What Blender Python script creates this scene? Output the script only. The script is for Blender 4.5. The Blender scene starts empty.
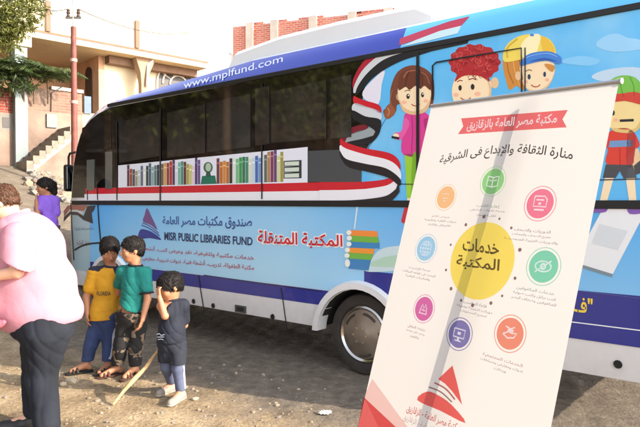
import bpy, bmesh, math, random
import numpy as np
from mathutils import Vector, Matrix, Quaternion

SC = bpy.context.scene
COL = SC.collection
R = math.radians

# ------------------------------------------------------------------ camera, sky, sun, exposure
EYE = 1.65
PITCH = math.atan(12.5 / 600)
cd = bpy.data.cameras.new('camera'); cam = bpy.data.objects.new('camera', cd); COL.objects.link(cam)
cd.sensor_width = 36; cd.lens = 600 / 640 * 36; cd.clip_start = 0.05; cd.clip_end = 1500
cam.location = (0, 0, EYE); cam.rotation_euler = (math.pi / 2 - PITCH, 0, 0)
SC.camera = cam

SUN_EL = R(25)
SUN_H = Vector((0.935, -0.355, 0)).normalized()
SUN = Vector((SUN_H.x * math.cos(SUN_EL), SUN_H.y * math.cos(SUN_EL), math.sin(SUN_EL)))
w = bpy.data.worlds.new('World'); SC.world = w; w.use_nodes = True
nt = w.node_tree
sky = nt.nodes.new('ShaderNodeTexSky'); sky.sky_type = 'NISHITA'; sky.sun_disc = False
sky.sun_elevation = SUN_EL; sky.sun_rotation = math.atan2(SUN_H.x, SUN_H.y)
sky.air_density = 0.8; sky.dust_density = 1.5; sky.ozone_density = 1.0
hs = nt.nodes.new('ShaderNodeHueSaturation'); hs.inputs['Saturation'].default_value = 0.4; hs.inputs['Value'].default_value = 1.35    # milky, dusty late-afternoon sky
nt.links.new(sky.outputs[0], hs.inputs['Color']); nt.links.new(hs.outputs[0], nt.nodes['Background'].inputs[0])
nt.nodes['Background'].inputs[1].default_value = 0.15
sl = bpy.data.lights.new('sun', 'SUN'); sl.energy = 3.0; sl.angle = R(0.5); sl.color = (1.0, 0.87, 0.70)
so = bpy.data.objects.new('sun', sl); COL.objects.link(so); so.rotation_euler = SUN.to_track_quat('Z', 'Y').to_euler()
so.location = SUN * 60
SC.view_settings.view_transform = 'Standard'; SC.view_settings.look = 'None'
SC.view_settings.gamma = 1; SC.view_settings.use_curve_mapping = False
SC.view_settings.exposure = 1.66

# ------------------------------------------------------------------ rays and planes
def ray(px, py):
    x, y = (px - 320) / 600, -(py - 213.5) / 600
    c, s = math.cos(PITCH), math.sin(PITCH)
    return Vector((x, c + y * s, -s + y * c))
def W(px, py, Y):                       # the point at distance Y ahead that the photo shows at (px, py)
    d = ray(px, py); return Vector((0, 0, EYE)) + d * (Y / d.y)
class Plane:
    def __init__(s, o, a, b):
        s.o = Vector(o); s.a = Vector(a).normalized(); s.b = Vector(b).normalized(); s.n = s.a.cross(s.b).normalized()
        if s.n.dot(Vector((0, 0, EYE)) - s.o) < 0: s.n = -s.n
    def pix(s, px, py):
        d = ray(px, py); e = Vector((0, 0, EYE))
        t = (s.o - e).dot(s.n) / d.dot(s.n); q = e + d * t - s.o
        return (q.dot(s.a), q.dot(s.b))
    def at(s, u, v, off=0.0):
        return s.o + s.a * u + s.b * v + s.n * off

# ------------------------------------------------------------------ materials
def lin(c):
    return tuple(((v / 255) / 12.92 if v / 255 <= 0.04045 else ((v / 255 + 0.055) / 1.055) ** 2.4) for v in c)
MATS = {}
def mat(name, rgb, rough=0.6, metal=0.0, var=0.0, vscale=6.0, bump=0.0, bscale=40.0, coat=0.0, linear=False, spec=0.5, transl=0.0, island=0.0):
    """Principled surface; rgb is 0-255 sRGB; var mottles it with noise, bump roughens it."""
    if name in MATS: return MATS[name]
    m = bpy.data.materials.new(name); m.use_nodes = True; t = m.node_tree; b = t.nodes['Principled BSDF']
    c = rgb if linear else lin(rgb)
    b.inputs['Base Color'].default_value = (*c, 1); b.inputs['Roughness'].default_value = rough
    b.inputs['Metallic'].default_value = metal; b.inputs['Coat Weight'].default_value = coat
    b.inputs['Specular IOR Level'].default_value = spec
    col = None
    if var or bump:
        tc = t.nodes.new('ShaderNodeTexCoord')
    if var:
        n = t.nodes.new('ShaderNodeTexNoise'); n.inputs['Scale'].default_value = vscale; n.inputs['Detail'].default_value = 6
        t.links.new(tc.outputs['Object'], n.inputs['Vector'])
        r = t.nodes.new('ShaderNodeValToRGB'); r.color_ramp.elements[0].position = 0.3; r.color_ramp.elements[1].position = 0.7
        r.color_ramp.elements[0].color = (*[max(0, v * (1 - var)) for v in c], 1)
        r.color_ramp.elements[1].color = (*[min(1, v * (1 + var)) for v in c], 1)
        t.links.new(n.outputs['Fac'], r.inputs['Fac']); col = r.outputs['Color']
    if island:
        g = t.nodes.new('ShaderNodeNewGeometry'); r = t.nodes.new('ShaderNodeValToRGB')
        r.color_ramp.elements[0].color = (*[max(0, v * (1 - island)) for v in c], 1)
        r.color_ramp.elements[1].color = (min(1, c[0] * (1 + island * 1.6)), min(1, c[1] * (1 + island)), c[2], 1)
        t.links.new(g.outputs['Random Per Island'], r.inputs['Fac']); col = r.outputs['Color']
    if col is not None: t.links.new(col, b.inputs['Base Color'])
    if bump:
        n = t.nodes.new('ShaderNodeTexNoise'); n.inputs['Scale'].default_value = bscale; n.inputs['Detail'].default_value = 8
        t.links.new(tc.outputs['Object'], n.inputs['Vector'])
        u = t.nodes.new('ShaderNodeBump'); u.inputs['Strength'].default_value = bump; u.inputs['Distance'].default_value = 0.02
        t.links.new(n.outputs['Fac'], u.inputs['Height']); t.links.new(u.outputs['Normal'], b.inputs['Normal'])
    if transl:
        tr = t.nodes.new('ShaderNodeBsdfTranslucent'); mx = t.nodes.new('ShaderNodeMixShader'); mx.inputs[0].default_value = transl
        if col is not None: t.links.new(col, tr.inputs['Color'])
        else: tr.inputs['Color'].default_value = (*c, 1)
        t.links.new(b.outputs[0], mx.inputs[1]); t.links.new(tr.outputs[0], mx.inputs[2])
        t.links.new(mx.outputs[0], t.nodes['Material Output'].inputs['Surface'])
    MATS[name] = m; return m
def dusted(m, z0, z1, rgb, amt):
    """Road dust thrown up on the lower part of a thing (object z between z0 and z1)."""
    t = m.node_tree; b = t.nodes['Principled BSDF']; ln = b.inputs['Base Color'].links
    tc = t.nodes.new('ShaderNodeTexCoord'); sp = t.nodes.new('ShaderNodeSeparateXYZ'); t.links.new(tc.outputs['Object'], sp.inputs[0])
    n = t.nodes.new('ShaderNodeTexNoise'); n.inputs['Scale'].default_value = 5; n.inputs['Detail'].default_value = 9; n.inputs['Roughness'].default_value = .7; t.links.new(tc.outputs['Object'], n.inputs['Vector'])
    mr = t.nodes.new('ShaderNodeMapRange'); mr.inputs[1].default_value = z1; mr.inputs[2].default_value = z0; t.links.new(sp.outputs[2], mr.inputs[0])
    mu = t.nodes.new('ShaderNodeMath'); mu.operation = 'MULTIPLY'; t.links.new(mr.outputs[0], mu.inputs[0]); t.links.new(n.outputs['Fac'], mu.inputs[1])
    m2 = t.nodes.new('ShaderNodeMath'); m2.operation = 'MULTIPLY'; m2.inputs[1].default_value = amt; m2.use_clamp = True; t.links.new(mu.outputs[0], m2.inputs[0])
    mx = t.nodes.new('ShaderNodeMixRGB'); mx.inputs[2].default_value = (*lin(rgb), 1); t.links.new(m2.outputs[0], mx.inputs[0])
    if ln: t.links.new(ln[0].from_socket, mx.inputs[1])
    else: mx.inputs[1].default_value = b.inputs['Base Color'].default_value
    t.links.new(mx.outputs[0], b.inputs['Base Color']); return m
def vinyl(rgb):                          # glossy printed wrap
    return mat('vinyl_%d_%d_%d' % tuple(rgb), rgb, 0.32, coat=0.25)
def ink(rgb):                            # ink on thin cloth: tints the light that comes through it
    k = 'ink_%d_%d_%d' % tuple(rgb)
    if k in MATS: return MATS[k]
    m = bpy.data.materials.new(k); m.use_nodes = True; t = m.node_tree; t.nodes.remove(t.nodes['Principled BSDF'])
    c = (*lin([v + (255 - v) * .28 for v in rgb]), 1)
    a = t.nodes.new('ShaderNodeBsdfTransparent'); b = t.nodes.new('ShaderNodeBsdfDiffuse'); x = t.nodes.new('ShaderNodeMixShader')
    a.inputs[0].default_value = c; b.inputs[0].default_value = c; x.inputs[0].default_value = 0.2
    t.links.new(a.outputs[0], x.inputs[1]); t.links.new(b.outputs[0], x.inputs[2]); t.links.new(x.outputs[0], t.nodes['Material Output'].inputs[0])
    MATS[k] = m; return m
def brick_mat(name, c1, c2, mortar, scale=1.0, stain=0.25):
    m = bpy.data.materials.new(name); m.use_nodes = True; t = m.node_tree; b = t.nodes['Principled BSDF']; b.inputs['Roughness'].default_value = 0.9
    tc = t.nodes.new('ShaderNodeTexCoord'); sx = t.nodes.new('ShaderNodeSeparateXYZ'); cx = t.nodes.new('ShaderNodeCombineXYZ')
    ad = t.nodes.new('ShaderNodeMath'); ad.operation = 'ADD'
    t.links.new(tc.outputs['Object'], sx.inputs[0]); t.links.new(sx.outputs[0], ad.inputs[0]); t.links.new(sx.outputs[1], ad.inputs[1])
    t.links.new(ad.outputs[0], cx.inputs[0]); t.links.new(sx.outputs[2], cx.inputs[1])
    br = t.nodes.new('ShaderNodeTexBrick'); br.inputs['Scale'].default_value = scale
    br.inputs['Brick Width'].default_value = 0.26; br.inputs['Row Height'].default_value = 0.085; br.inputs['Mortar Size'].default_value = 0.011
    br.inputs['Color1'].default_value = (*lin(c1), 1); br.inputs['Color2'].default_value = (*lin(c2), 1); br.inputs['Mortar'].default_value = (*lin(mortar), 1)
    t.links.new(cx.outputs[0], br.inputs['Vector'])
    n = t.nodes.new('ShaderNodeTexNoise'); n.inputs['Scale'].default_value = 1.3; n.inputs['Detail'].default_value = 7
    t.links.new(tc.outputs['Object'], n.inputs['Vector'])
    r = t.nodes.new('ShaderNodeValToRGB'); r.color_ramp.elements[0].position = 0.42; r.color_ramp.elements[1].position = 0.62
    r.color_ramp.elements[0].color = (0, 0, 0, 1); r.color_ramp.elements[1].color = (stain * 2, stain * 2, stain * 2, 1)
    t.links.new(n.outputs['Fac'], r.inputs[0])
    mx = t.nodes.new('ShaderNodeMixRGB'); mx.inputs[2].default_value = (*lin(mortar), 1)
    t.links.new(r.outputs[0], mx.inputs[0]); t.links.new(br.outputs['Color'], mx.inputs[1]); t.links.new(mx.outputs[0], b.inputs['Base Color'])
    u = t.nodes.new('ShaderNodeBump'); u.inputs['Strength'].default_value = 0.5; u.inputs['Distance'].default_value = 0.02
    t.links.new(br.outputs['Fac'], u.inputs['Height']); u.invert = True; t.links.new(u.outputs[0], b.inputs['Normal'])
    MATS[name] = m; return m

# ------------------------------------------------------------------ mesh builders
def link(name, me, parent=None, mats=(), smooth=False, inv=None):
    o = bpy.data.objects.new(name, me); COL.objects.link(o)
    for m in (mats if isinstance(mats, (list, tuple)) else [mats]): me.materials.append(m)
    if smooth:
        me.polygons.foreach_set('use_smooth', [True] * len(me.polygons))
    if parent is not None:
        o.parent = parent
        if inv is not None: o.matrix_parent_inverse = inv
    return o
def thing(name, label, cat, loc=(0, 0, 0), rz=0.0, group=None):
    o = bpy.data.objects.new(name, None); COL.objects.link(o); o.location = loc; o.rotation_euler = (0, 0, rz)
    o.empty_display_size = 0.2
    return tag(o, label, cat, group)
def tag(o, label, cat, group=None):
    o['label'] = label; o['category'] = cat
    if group: o['group'] = group
    return o
class MB:
    """Collects shapes; build() links them as ONE mesh object."""
    def __init__(s): s.v = []; s.f = []; s.mi = []; s.cur = 0
    def add(s, vs, fs):
        k = len(s.v); s.v += [tuple(x) for x in vs]; s.f += [tuple(k + i for i in q) for q in fs]; s.mi += [s.cur] * len(fs); return s
    def box(s, c, size, rot=None, bev=0.0):
        x, y, z = (q / 2 for q in size)
        if bev > 0:
            bm = bmesh.new(); bmesh.ops.create_cube(bm, size=1)
            for v in bm.verts: v.co = Vector((v.co.x * 2 * x, v.co.y * 2 * y, v.co.z * 2 * z))
            bmesh.ops.bevel(bm, geom=bm.edges[:], offset=bev, segments=2, affect='EDGES', profile=0.5)
            bm.verts.index_update(); vs = [v.co.copy() for v in bm.verts]; fs = [[v.index for v in f.verts] for f in bm.faces]; bm.free()
        else:
            vs = [Vector((a * x, b * y, d * z)) for a in (-1, 1) for b in (-1, 1) for d in (-1, 1)]
            fs = [(0, 1, 3, 2), (4, 6, 7, 5), (0, 4, 5, 1), (2, 3, 7, 6), (0, 2, 6, 4), (1, 5, 7, 3)]
        if rot is not None: vs = [rot @ v for v in vs]
        return s.add([v + Vector(c) for v in vs], fs)
    def tube(s, pts, r, n=10, caps=True):
        pts = [Vector(p) for p in pts]; rs = r if isinstance(r, (list, tuple)) else [r] * len(pts); vs = []; fs = []
        up = None
        for i, p in enumerate(pts):
            d = (pts[min(i + 1, len(pts) - 1)] - pts[max(i - 1, 0)]).normalized()
            if up is None: up = Vector((0, 0, 1)) if abs(d.z) < 0.9 else Vector((1, 0, 0))
            a = d.cross(up).normalized(); b = d.cross(a).normalized(); up = -b if up.dot(-b) > 0 else b
            a = d.cross(up).normalized(); b = d.cross(a).normalized()
            vs += [p + (a * math.cos(q) + b * math.sin(q)) * rs[i] for q in (2 * math.pi * j / n for j in range(n))]
        for i in range(len(pts) - 1):
            for j in range(n): fs.append((i * n + j, i * n + (j + 1) % n, (i + 1) * n + (j + 1) % n, (i + 1) * n + j))
        if caps: fs.append(tuple(range(n))); fs.append(tuple((len(pts) - 1) * n + j for j in range(n)))
        return s.add(vs, fs)
    def lathe(s, prof, c, axis, n=32):
        """prof: (radius, along) pairs, turned about axis through c."""
        ax = Vector(axis).normalized(); t = Vector((0, 0, 1)) if abs(ax.z) < 0.9 else Vector((1, 0, 0))
        a = ax.cross(t).normalized(); b = ax.cross(a); c = Vector(c); vs = []; fs = []
        for (rr, h) in prof: vs += [c + ax * h + (a * math.cos(q) + b * math.sin(q)) * rr for q in (2 * math.pi * j / n for j in range(n))]
        for i in range(len(prof) - 1):
            for j in range(n): fs.append((i * n + j, i * n + (j + 1) % n, (i + 1) * n + (j + 1) % n, (i + 1) * n + j))
        return s.add(vs, fs)
    def prism(s, pts, vec):
        n = len(pts); pts = [Vector(p) for p in pts]; vec = Vector(vec)
        return s.add(pts + [p + vec for p in pts], [tuple(range(n)), tuple(range(2 * n - 1, n - 1, -1))] + [(i, (i + 1) % n, n + (i + 1) % n, n + i) for i in range(n)])
    def build(s, name, mats, parent=None, smooth=False, inv=None):
        me = bpy.data.meshes.new(name); me.from_pydata([tuple(v) for v in s.v], [], s.f); 
        o = link(name, me, parent, mats, smooth, inv)
        me.polygons.foreach_set('material_index', s.mi)
        bm = bmesh.new(); bm.from_mesh(me); bmesh.ops.recalc_face_normals(bm, faces=bm.faces); bm.to_mesh(me); bm.free()
        if smooth: me.set_sharp_from_angle(angle=R(38))
        me.update(); return o
def spline(pts, n=6, closed=True):
    """Catmull-Rom through 2-D points."""
    out = []; m = len(pts)
    for i in range(m if closed else m - 1):
        p = [pts[(i + k - 1) % m] if closed else pts[min(max(i + k - 1, 0), m - 1)] for k in range(4)]
        for j in range(n):
            t = j / n
            out.append(tuple(0.5 * (2 * p[1][c] + (p[2][c] - p[0][c]) * t + (2 * p[0][c] - 5 * p[1][c] + 4 * p[2][c] - p[3][c]) * t * t + (3 * p[1][c] - p[0][c] - 3 * p[2][c] + p[3][c]) * t ** 3) for c in (0, 1)))
    if not closed: out.append(tuple(pts[-1]))
    return out
def ell(cx, cy, rx, ry, n=28, a0=0.0, a1=2 * math.pi, tilt=0.0):
    full = abs(a1 - a0 - 2 * math.pi) < 1e-6; ct, st = math.cos(tilt), math.sin(tilt)
    out = []
    for i in range(n if full else n + 1):
        q = a0 + (a1 - a0) * i / n; x, y = rx * math.cos(q), ry * math.sin(q)
        out.append((cx + x * ct - y * st, cy + x * st + y * ct))
    return out
def stroke(pts, wd):
    """A 2-D polyline as a closed outline of width wd."""
    L = []; Rr = []
    for i, p in enumerate(pts):
        a = pts[max(i - 1, 0)]; b = pts[min(i + 1, len(pts) - 1)]; dx, dy = b[0] - a[0], b[1] - a[1]; l = math.hypot(dx, dy) or 1
        L.append((p[0] - dy / l * wd / 2, p[1] + dx / l * wd / 2)); Rr.append((p[0] + dy / l * wd / 2, p[1] - dx / l * wd / 2))
    return L + Rr[::-1]
class Art:
    """Flat printed graphics on a plane; points in photo pixels (px=True) or in plane metres; every layer sits a little prouder."""
    def __init__(s, plane, parent, inv, matf, base=0.003, step=0.0011): s.p = plane; s.par = parent; s.inv = inv; s.mf = matf; s.base = base; s.step = step
    def part(s, name, shapes, parent=None, px=True):
        v = []; f = []; mi = []; mats = []; idx = {}
        for pts, rgb, layer in shapes:
            if px: pts = [s.p.pix(*q) for q in pts]
            k = len(v); v += [tuple(s.p.at(q[0], q[1], s.base + s.step * layer)) for q in pts]; f.append(tuple(range(k, k + len(pts))))
            key = rgb if isinstance(rgb, str) else tuple(rgb)
            if key not in idx: idx[key] = len(mats); mats.append(MATS[rgb] if isinstance(rgb, str) else s.mf(rgb))
            mi.append(idx[key])
        me = bpy.data.meshes.new(name); me.from_pydata(v, [], f); me.polygons.foreach_set('material_index', mi)
        if parent is None: return link(name, me, s.par, mats, inv=s.inv)
        return link(name, me, parent, mats)
    def text(s, name, body, quad, rgb, layer, bold=0.0, px=True, arc=0.0, outline=None, parent=None):
        v, f = text_mesh(body, bold); q = [s.p.pix(*c) if px else c for c in quad]      # TL TR BL BR
        xs = v[:, 0]; ys = v[:, 1]; u = (xs - xs.min()) / (xs.max() - xs.min()); t = (ys - ys.min()) / (ys.max() - ys.min())
        def place(u, t, z, lay):
            out = []
            for a, b, zz in zip(u, t, z):
                top = [q[0][c] + (q[1][c] - q[0][c]) * a for c in (0, 1)]; bot = [q[2][c] + (q[3][c] - q[2][c]) * a for c in (0, 1)]
                P = [bot[c] + (top[c] - bot[c]) * b for c in (0, 1)]
                out.append(tuple(s.p.at(P[0], P[1] + arc * (1 - (2 * a - 1) ** 2), s.base + s.step * lay + zz)))
            return out
        verts = place(u, t, v[:, 2], layer); me = bpy.data.meshes.new(name); me.from_pydata(verts, [], f)
        if parent is None: return link(name, me, s.par, [MATS[rgb] if isinstance(rgb, str) else s.mf(rgb)], inv=s.inv)
        return link(name, me, parent, [MATS[rgb] if isinstance(rgb, str) else s.mf(rgb)])

# ------------------------------------------------------------------ lettering (Arabic joined by hand into presentation forms)
_T = "ا FE8D FE8E|أ FE83 FE84|إ FE87 FE88|آ FE81 FE82|ب FE8F FE90 FE91 FE92|ة FE93 FE94|ت FE95 FE96 FE97 FE98|ث FE99 FE9A FE9B FE9C|ج FE9D FE9E FE9F FEA0|ح FEA1 FEA2 FEA3 FEA4|خ FEA5 FEA6 FEA7 FEA8|د FEA9 FEAA|ذ FEAB FEAC|ر FEAD FEAE|ز FEAF FEB0|س FEB1 FEB2 FEB3 FEB4|ش FEB5 FEB6 FEB7 FEB8|ص FEB9 FEBA FEBB FEBC|ض FEBD FEBE FEBF FEC0|ط FEC1 FEC2 FEC3 FEC4|ظ FEC5 FEC6 FEC7 FEC8|ع FEC9 FECA FECB FECC|غ FECD FECE FECF FED0|ف FED1 FED2 FED3 FED4|ق FED5 FED6 FED7 FED8|ك FED9 FEDA FEDB FEDC|ل FEDD FEDE FEDF FEE0|م FEE1 FEE2 FEE3 FEE4|ن FEE5 FEE6 FEE7 FEE8|ه FEE9 FEEA FEEB FEEC|و FEED FEEE|ى FEEF FEF0|ي FEF1 FEF2 FEF3 FEF4|ئ FE89 FE8A FE8B FE8C"
_G = {e.split()[0]: [chr(int(x, 16)) for x in e.split()[1:]] for e in _T.split('|')}
_LA = {'ا': (0xFEFB, 0xFEFC), 'أ': (0xFEF7, 0xFEF8), 'إ': (0xFEF9, 0xFEFA)}
def shape_arabic(s):
    out = []; prev = False; i = 0
    while i < len(s):
        c = s[i]
        if c == 'ل' and i + 1 < len(s) and s[i + 1] in _LA:
            out.append(chr(_LA[s[i + 1]][1 if prev else 0])); prev = False; i += 2; continue
        g = _G.get(c)
        if not g: out.append(c); prev = False; i += 1; continue
        nxt = i + 1 < len(s) and s[i + 1] in _G
        if len(g) == 4 and nxt: out.append(g[3] if prev else g[2]); prev = True
        else: out.append(g[1] if prev else g[0]); prev = False
        i += 1
    return ''.join(reversed(out))
def text_mesh(body, bold=0.0):
    if any(c in _G for c in body): body = shape_arabic(body)
    c = bpy.data.curves.new('lettering', 'FONT'); c.body = body; c.offset = bold; c.resolution_u = 3
    o = bpy.data.objects.new('lettering', c); COL.objects.link(o)
    dg = bpy.context.evaluated_depsgraph_get(); me = bpy.data.meshes.new_from_object(o.evaluated_get(dg))
    v = np.array([tuple(q.co) for q in me.vertices], float); f = [tuple(p.vertices) for p in me.polygons]
    # neighbouring letters overlap where they join: lift alternate ones by a hair
    par = list(range(len(v)))
    def find(a):
        while par[a] != a: par[a] = par[par[a]]; a = par[a]
        return a
    for q in f:
        for k in q[1:]: par[find(k)] = find(q[0])
    root = [find(i) for i in range(len(v))]; mx = {}
    for i, r in enumerate(root): mx[r] = min(mx.get(r, 1e9), v[i, 0])
    order = {r: n for n, r in enumerate(sorted(mx, key=mx.get))}
    v[:, 2] = [0.00025 * (order[r] % 4) for r in root]
    bpy.data.objects.remove(o); bpy.data.curves.remove(c); bpy.data.meshes.remove(me)
    return v, f

# ------------------------------------------------------------------ smooth solid figures (signed distances meshed by surface nets)
def surf_net(F, org, h):
    S = F < 0; nx, ny, nz = F.shape
    acc = np.zeros((nx - 1, ny - 1, nz - 1, 3)); cnt = np.zeros((nx - 1, ny - 1, nz - 1))
    C = [(i, j, k) for i in (0, 1) for j in (0, 1) for k in (0, 1)]
    def sub(A, c): return A[c[0]:nx - 1 + c[0], c[1]:ny - 1 + c[1], c[2]:nz - 1 + c[2]]
    for a in C:
        for ax in range(3):
            if a[ax]: continue
            b = list(a); b[ax] = 1
            fa, fb = sub(F, a), sub(F, b); x = (fa < 0) != (fb < 0)
            t = np.where(x, fa / np.where(x, fa - fb, 1), 0)
            for q in range(3): acc[..., q] += np.where(x, a[q] + (t if q == ax else 0), 0)
            cnt += x
    act = cnt > 0; idx = -np.ones(act.shape, int); idx[act] = np.arange(act.sum())
    cells = np.argwhere(act); V = (cells + acc[act] / cnt[act][:, None]) * h + np.array(org)
    faces = []
    for ax in range(3):
        sl0 = [slice(1, -1)] * 3; sl1 = [slice(1, -1)] * 3; sl0[ax] = slice(0, -1); sl1[ax] = slice(1, None)
        x = S[tuple(sl0)] != S[tuple(sl1)]; e = np.argwhere(x)
        off = [1, 1, 1]; off[ax] = 0; e = e + np.array(off); inside = S[e[:, 0], e[:, 1], e[:, 2]]
        b, c = [(1, 2), (2, 0), (0, 1)][ax]; q = []
        for db, dc in ((-1, -1), (0, -1), (0, 0), (-1, 0)):
            k = e.copy(); k[:, b] += db; k[:, c] += dc; q.append(idx[k[:, 0], k[:, 1], k[:, 2]])
        q = np.stack(q, 1); q[~inside] = q[~inside][:, ::-1]; faces.append(q)
    return V, np.concatenate(faces)
def smin(a, b, k):
    t = np.clip(0.5 + 0.5 * (b - a) / k, 0, 1); return b + (a - b) * t - k * t * (1 - t)
def solid(name, prims, h, mats, parent=None, cuts=(), wr=0.0, wf=30.0, holes=(), inv=None, seed=0):
    """prims: ('c',p1,p2,r1,r2,k) tapered limb, ('e',centre,radii,axes,k) ellipsoid. cuts: (point, outward normal). holes: prims taken away."""
    lo = np.full(3, 1e9); hi = -lo
    def bb(p):
        if p[0] == 'c':
            a, b = np.array(p[1]), np.array(p[2]); r = max(p[3], p[4]); return np.minimum(a, b) - r, np.maximum(a, b) + r
        r = max(p[2]); return np.array(p[1]) - r, np.array(p[1]) + r
    for p in prims:
        a, b = bb(p); lo = np.minimum(lo, a); hi = np.maximum(hi, b)
    lo -= 4 * h; hi += 4 * h; n = np.ceil((hi - lo) / h).astype(int) + 1
    F = np.full(n, 1.0); ax = [lo[i] + h * np.arange(n[i]) for i in range(3)]
    def dist(p, sl):
        X, Y, Z = np.meshgrid(ax[0][sl[0]], ax[1][sl[1]], ax[2][sl[2]], indexing='ij')
        if p[0] == 'c':
            a, b = np.array(p[1]), np.array(p[2]); d = b - a; L = max(d @ d, 1e-9)
            t = np.clip(((X - a[0]) * d[0] + (Y - a[1]) * d[1] + (Z - a[2]) * d[2]) / L, 0, 1)
            return np.sqrt((X - a[0] - t * d[0]) ** 2 + (Y - a[1] - t * d[1]) ** 2 + (Z - a[2] - t * d[2]) ** 2) - (p[3] + (p[4] - p[3]) * t)
        c = p[1]; A = p[3]; q = []
        for i in range(3):
            v = A[i]; q.append((X - c[0]) * v[0] + (Y - c[1]) * v[1] + (Z - c[2]) * v[2])
        k0 = np.sqrt(sum((q[i] / p[2][i]) ** 2 for i in range(3))) + 1e-9; k1 = np.sqrt(sum((q[i] / p[2][i] ** 2) ** 2 for i in range(3))) + 1e-9
        return k0 * (k0 - 1) / k1
    for p in prims:
        a, b = bb(p); k = p[-1]; m = k + 3 * h
        i0 = np.maximum(((a - m - lo) / h).astype(int), 0); i1 = np.minimum(((b + m - lo) / h).astype(int) + 2, n)
        sl = tuple(slice(i0[i], i1[i]) for i in range(3)); F[sl] = smin(F[sl], dist(p, sl), max(k, 1e-4))
    X, Y, Z = np.meshgrid(*ax, indexing='ij', sparse=True)
    if wr:
        s = seed
        n1 = np.sin(wf * (.75 * X + .55 * Z + .3 * Y) + 1.5 * np.sin(wf * .4 * Z + s) + 1.2 * np.sin(wf * .5 * X + 2 * s))
        n2 = np.sin(wf * .8 * (.7 * X - .6 * Z + .5 * Y) + 1.7 * np.sin(wf * .35 * (Z + X) + s) + s)
        n3 = np.sin(wf * .33 * (X + 1.4 * Y) + 2 * np.sin(wf * .2 * Z + s))
        F = F + wr * (1.3 * (1 - np.abs(n1)) ** 2 + 1.1 * (1 - np.abs(n2)) ** 2 + .8 * n3 - .7)
    for p in holes:
        sl = (slice(None),) * 3; F = np.maximum(F, -dist(p, sl))
    for pt, nn in cuts:
        pt = Vector(pt); nn = Vector(nn).normalized(); F = np.maximum(F, (X - pt.x) * nn.x + (Y - pt.y) * nn.y + (Z - pt.z) * nn.z)
    V, Q = surf_net(F, lo, h)
    me = bpy.data.meshes.new(name); me.from_pydata([tuple(q) for q in V], [], [tuple(int(i) for i in q) for q in Q])
    o = link(name, me, parent, mats, True, inv)
    return o
I3 = [(1, 0, 0), (0, 1, 0), (0, 0, 1)]
# ------------------------------------------------------------------ ground
def sstep(a, b, x):
    t = np.clip((x - a) / (b - a), 0, 1); return t * t * (3 - 2 * t)
def gz(x, y):
    p = -0.9 * x + 0.43 * y
    return 0.5 * sstep(6.4, 7.5, p) + 0.27 * np.clip(p - 7.4, 0, 8.0) * sstep(7.2, 8.4, p)
rng = np.random.default_rng(5)
def vnoise(x, y, f, seed):
    r = np.random.default_rng(seed); out = 0
    for k in range(5):
        a = r.uniform(0, 6.28); ph = r.uniform(0, 6.28); ff = f * r.uniform(0.7, 1.5)
        out = out + np.sin(ff * (x * math.cos(a) + y * math.sin(a)) + ph)
    return out / 5
gx = np.concatenate([[-400, -200, -100, -60, -40, -30, -24, -20], np.arange(-17, -5, 0.35), np.arange(-5, 3.0, 0.06), np.arange(3.0, 8, 0.4), [10, 15, 25, 40, 80, 160, 400]])
gy = np.concatenate([[-400, -150, -60, -30, -15, -8, -4, -2, 0, 1, 2], np.arange(2.6, 8.0, 0.06), np.arange(8, 26, 0.35), [28, 32, 40, 60, 100, 200, 600]])
GX, GY = np.meshgrid(gx, gy, indexing='ij')
near = np.exp(-((GX + 1) / 6) ** 4 - ((GY - 6) / 9) ** 4)
GZ = gz(GX, GY) + near * (0.016 * vnoise(GX, GY, 2.2, 1) + 0.010 * vnoise(GX, GY, 7, 2) + 0.010 * vnoise(GX, GY, 19, 3) + 0.009 * vnoise(GX, GY, 41, 7))
ny = len(gy); idg = np.arange(GX.size).reshape(GX.shape)
fq = np.stack([idg[:-1, :-1], idg[1:, :-1], idg[1:, 1:], idg[:-1, 1:]], -1).reshape(-1, 4)
me = bpy.data.meshes.new('ground'); me.from_pydata(list(zip(GX.ravel().tolist(), GY.ravel().tolist(), GZ.ravel().tolist())), [], [tuple(q) for q in fq.tolist()])
gm = bpy.data.materials.new('dusty_ground'); gm.use_nodes = True; t = gm.node_tree; b = t.nodes['Principled BSDF']; b.inputs['Roughness'].default_value = 0.95; b.inputs['Specular IOR Level'].default_value = 0.15
tc = t.nodes.new('ShaderNodeTexCoord')
def noise_node(sc, det=8, rough=0.6):
    n = t.nodes.new('ShaderNodeTexNoise'); n.inputs['Scale'].default_value = sc; n.inputs['Detail'].default_value = det; n.inputs['Roughness'].default_value = rough
    t.links.new(tc.outputs['Object'], n.inputs['Vector']); return n
def ramp_node(src, stops):
    r = t.nodes.new('ShaderNodeValToRGB'); r.color_ramp.elements.remove(r.color_ramp.elements[1])
    for i, (p, c) in enumerate(stops):
        e = r.color_ramp.elements[0] if i == 0 else r.color_ramp.elements.new(p)
        e.position = p; e.color = (*c, 1)
    t.links.new(src, r.inputs[0]); return r
sand = ramp_node(noise_node(2.5).outputs['Fac'], [(0.3, (0.20, 0.148, 0.092)), (0.5, (0.42, 0.315, 0.195)), (0.7, (0.57, 0.44, 0.285))])
grit = ramp_node(noise_node(38, 4).outputs['Fac'], [(0.35, (0.62, 0.60, 0.58)), (0.55, (1, 1, 1)), (0.72, (1.12, 1.1, 1.06))])
mul = t.nodes.new('ShaderNodeMixRGB'); mul.blend_type = 'MULTIPLY'; mul.inputs[0].default_value = 0.9
t.links.new(sand.outputs[0], mul.inputs[1]); t.links.new(grit.outputs[0], mul.inputs[2])
dark_band = ramp_node(noise_node(9, 9, 0.7).outputs['Fac'], [(0.3, (0.13, 0.106, 0.082)), (0.55, (0.22, 0.182, 0.142)), (0.75, (0.33, 0.27, 0.205))])
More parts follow.
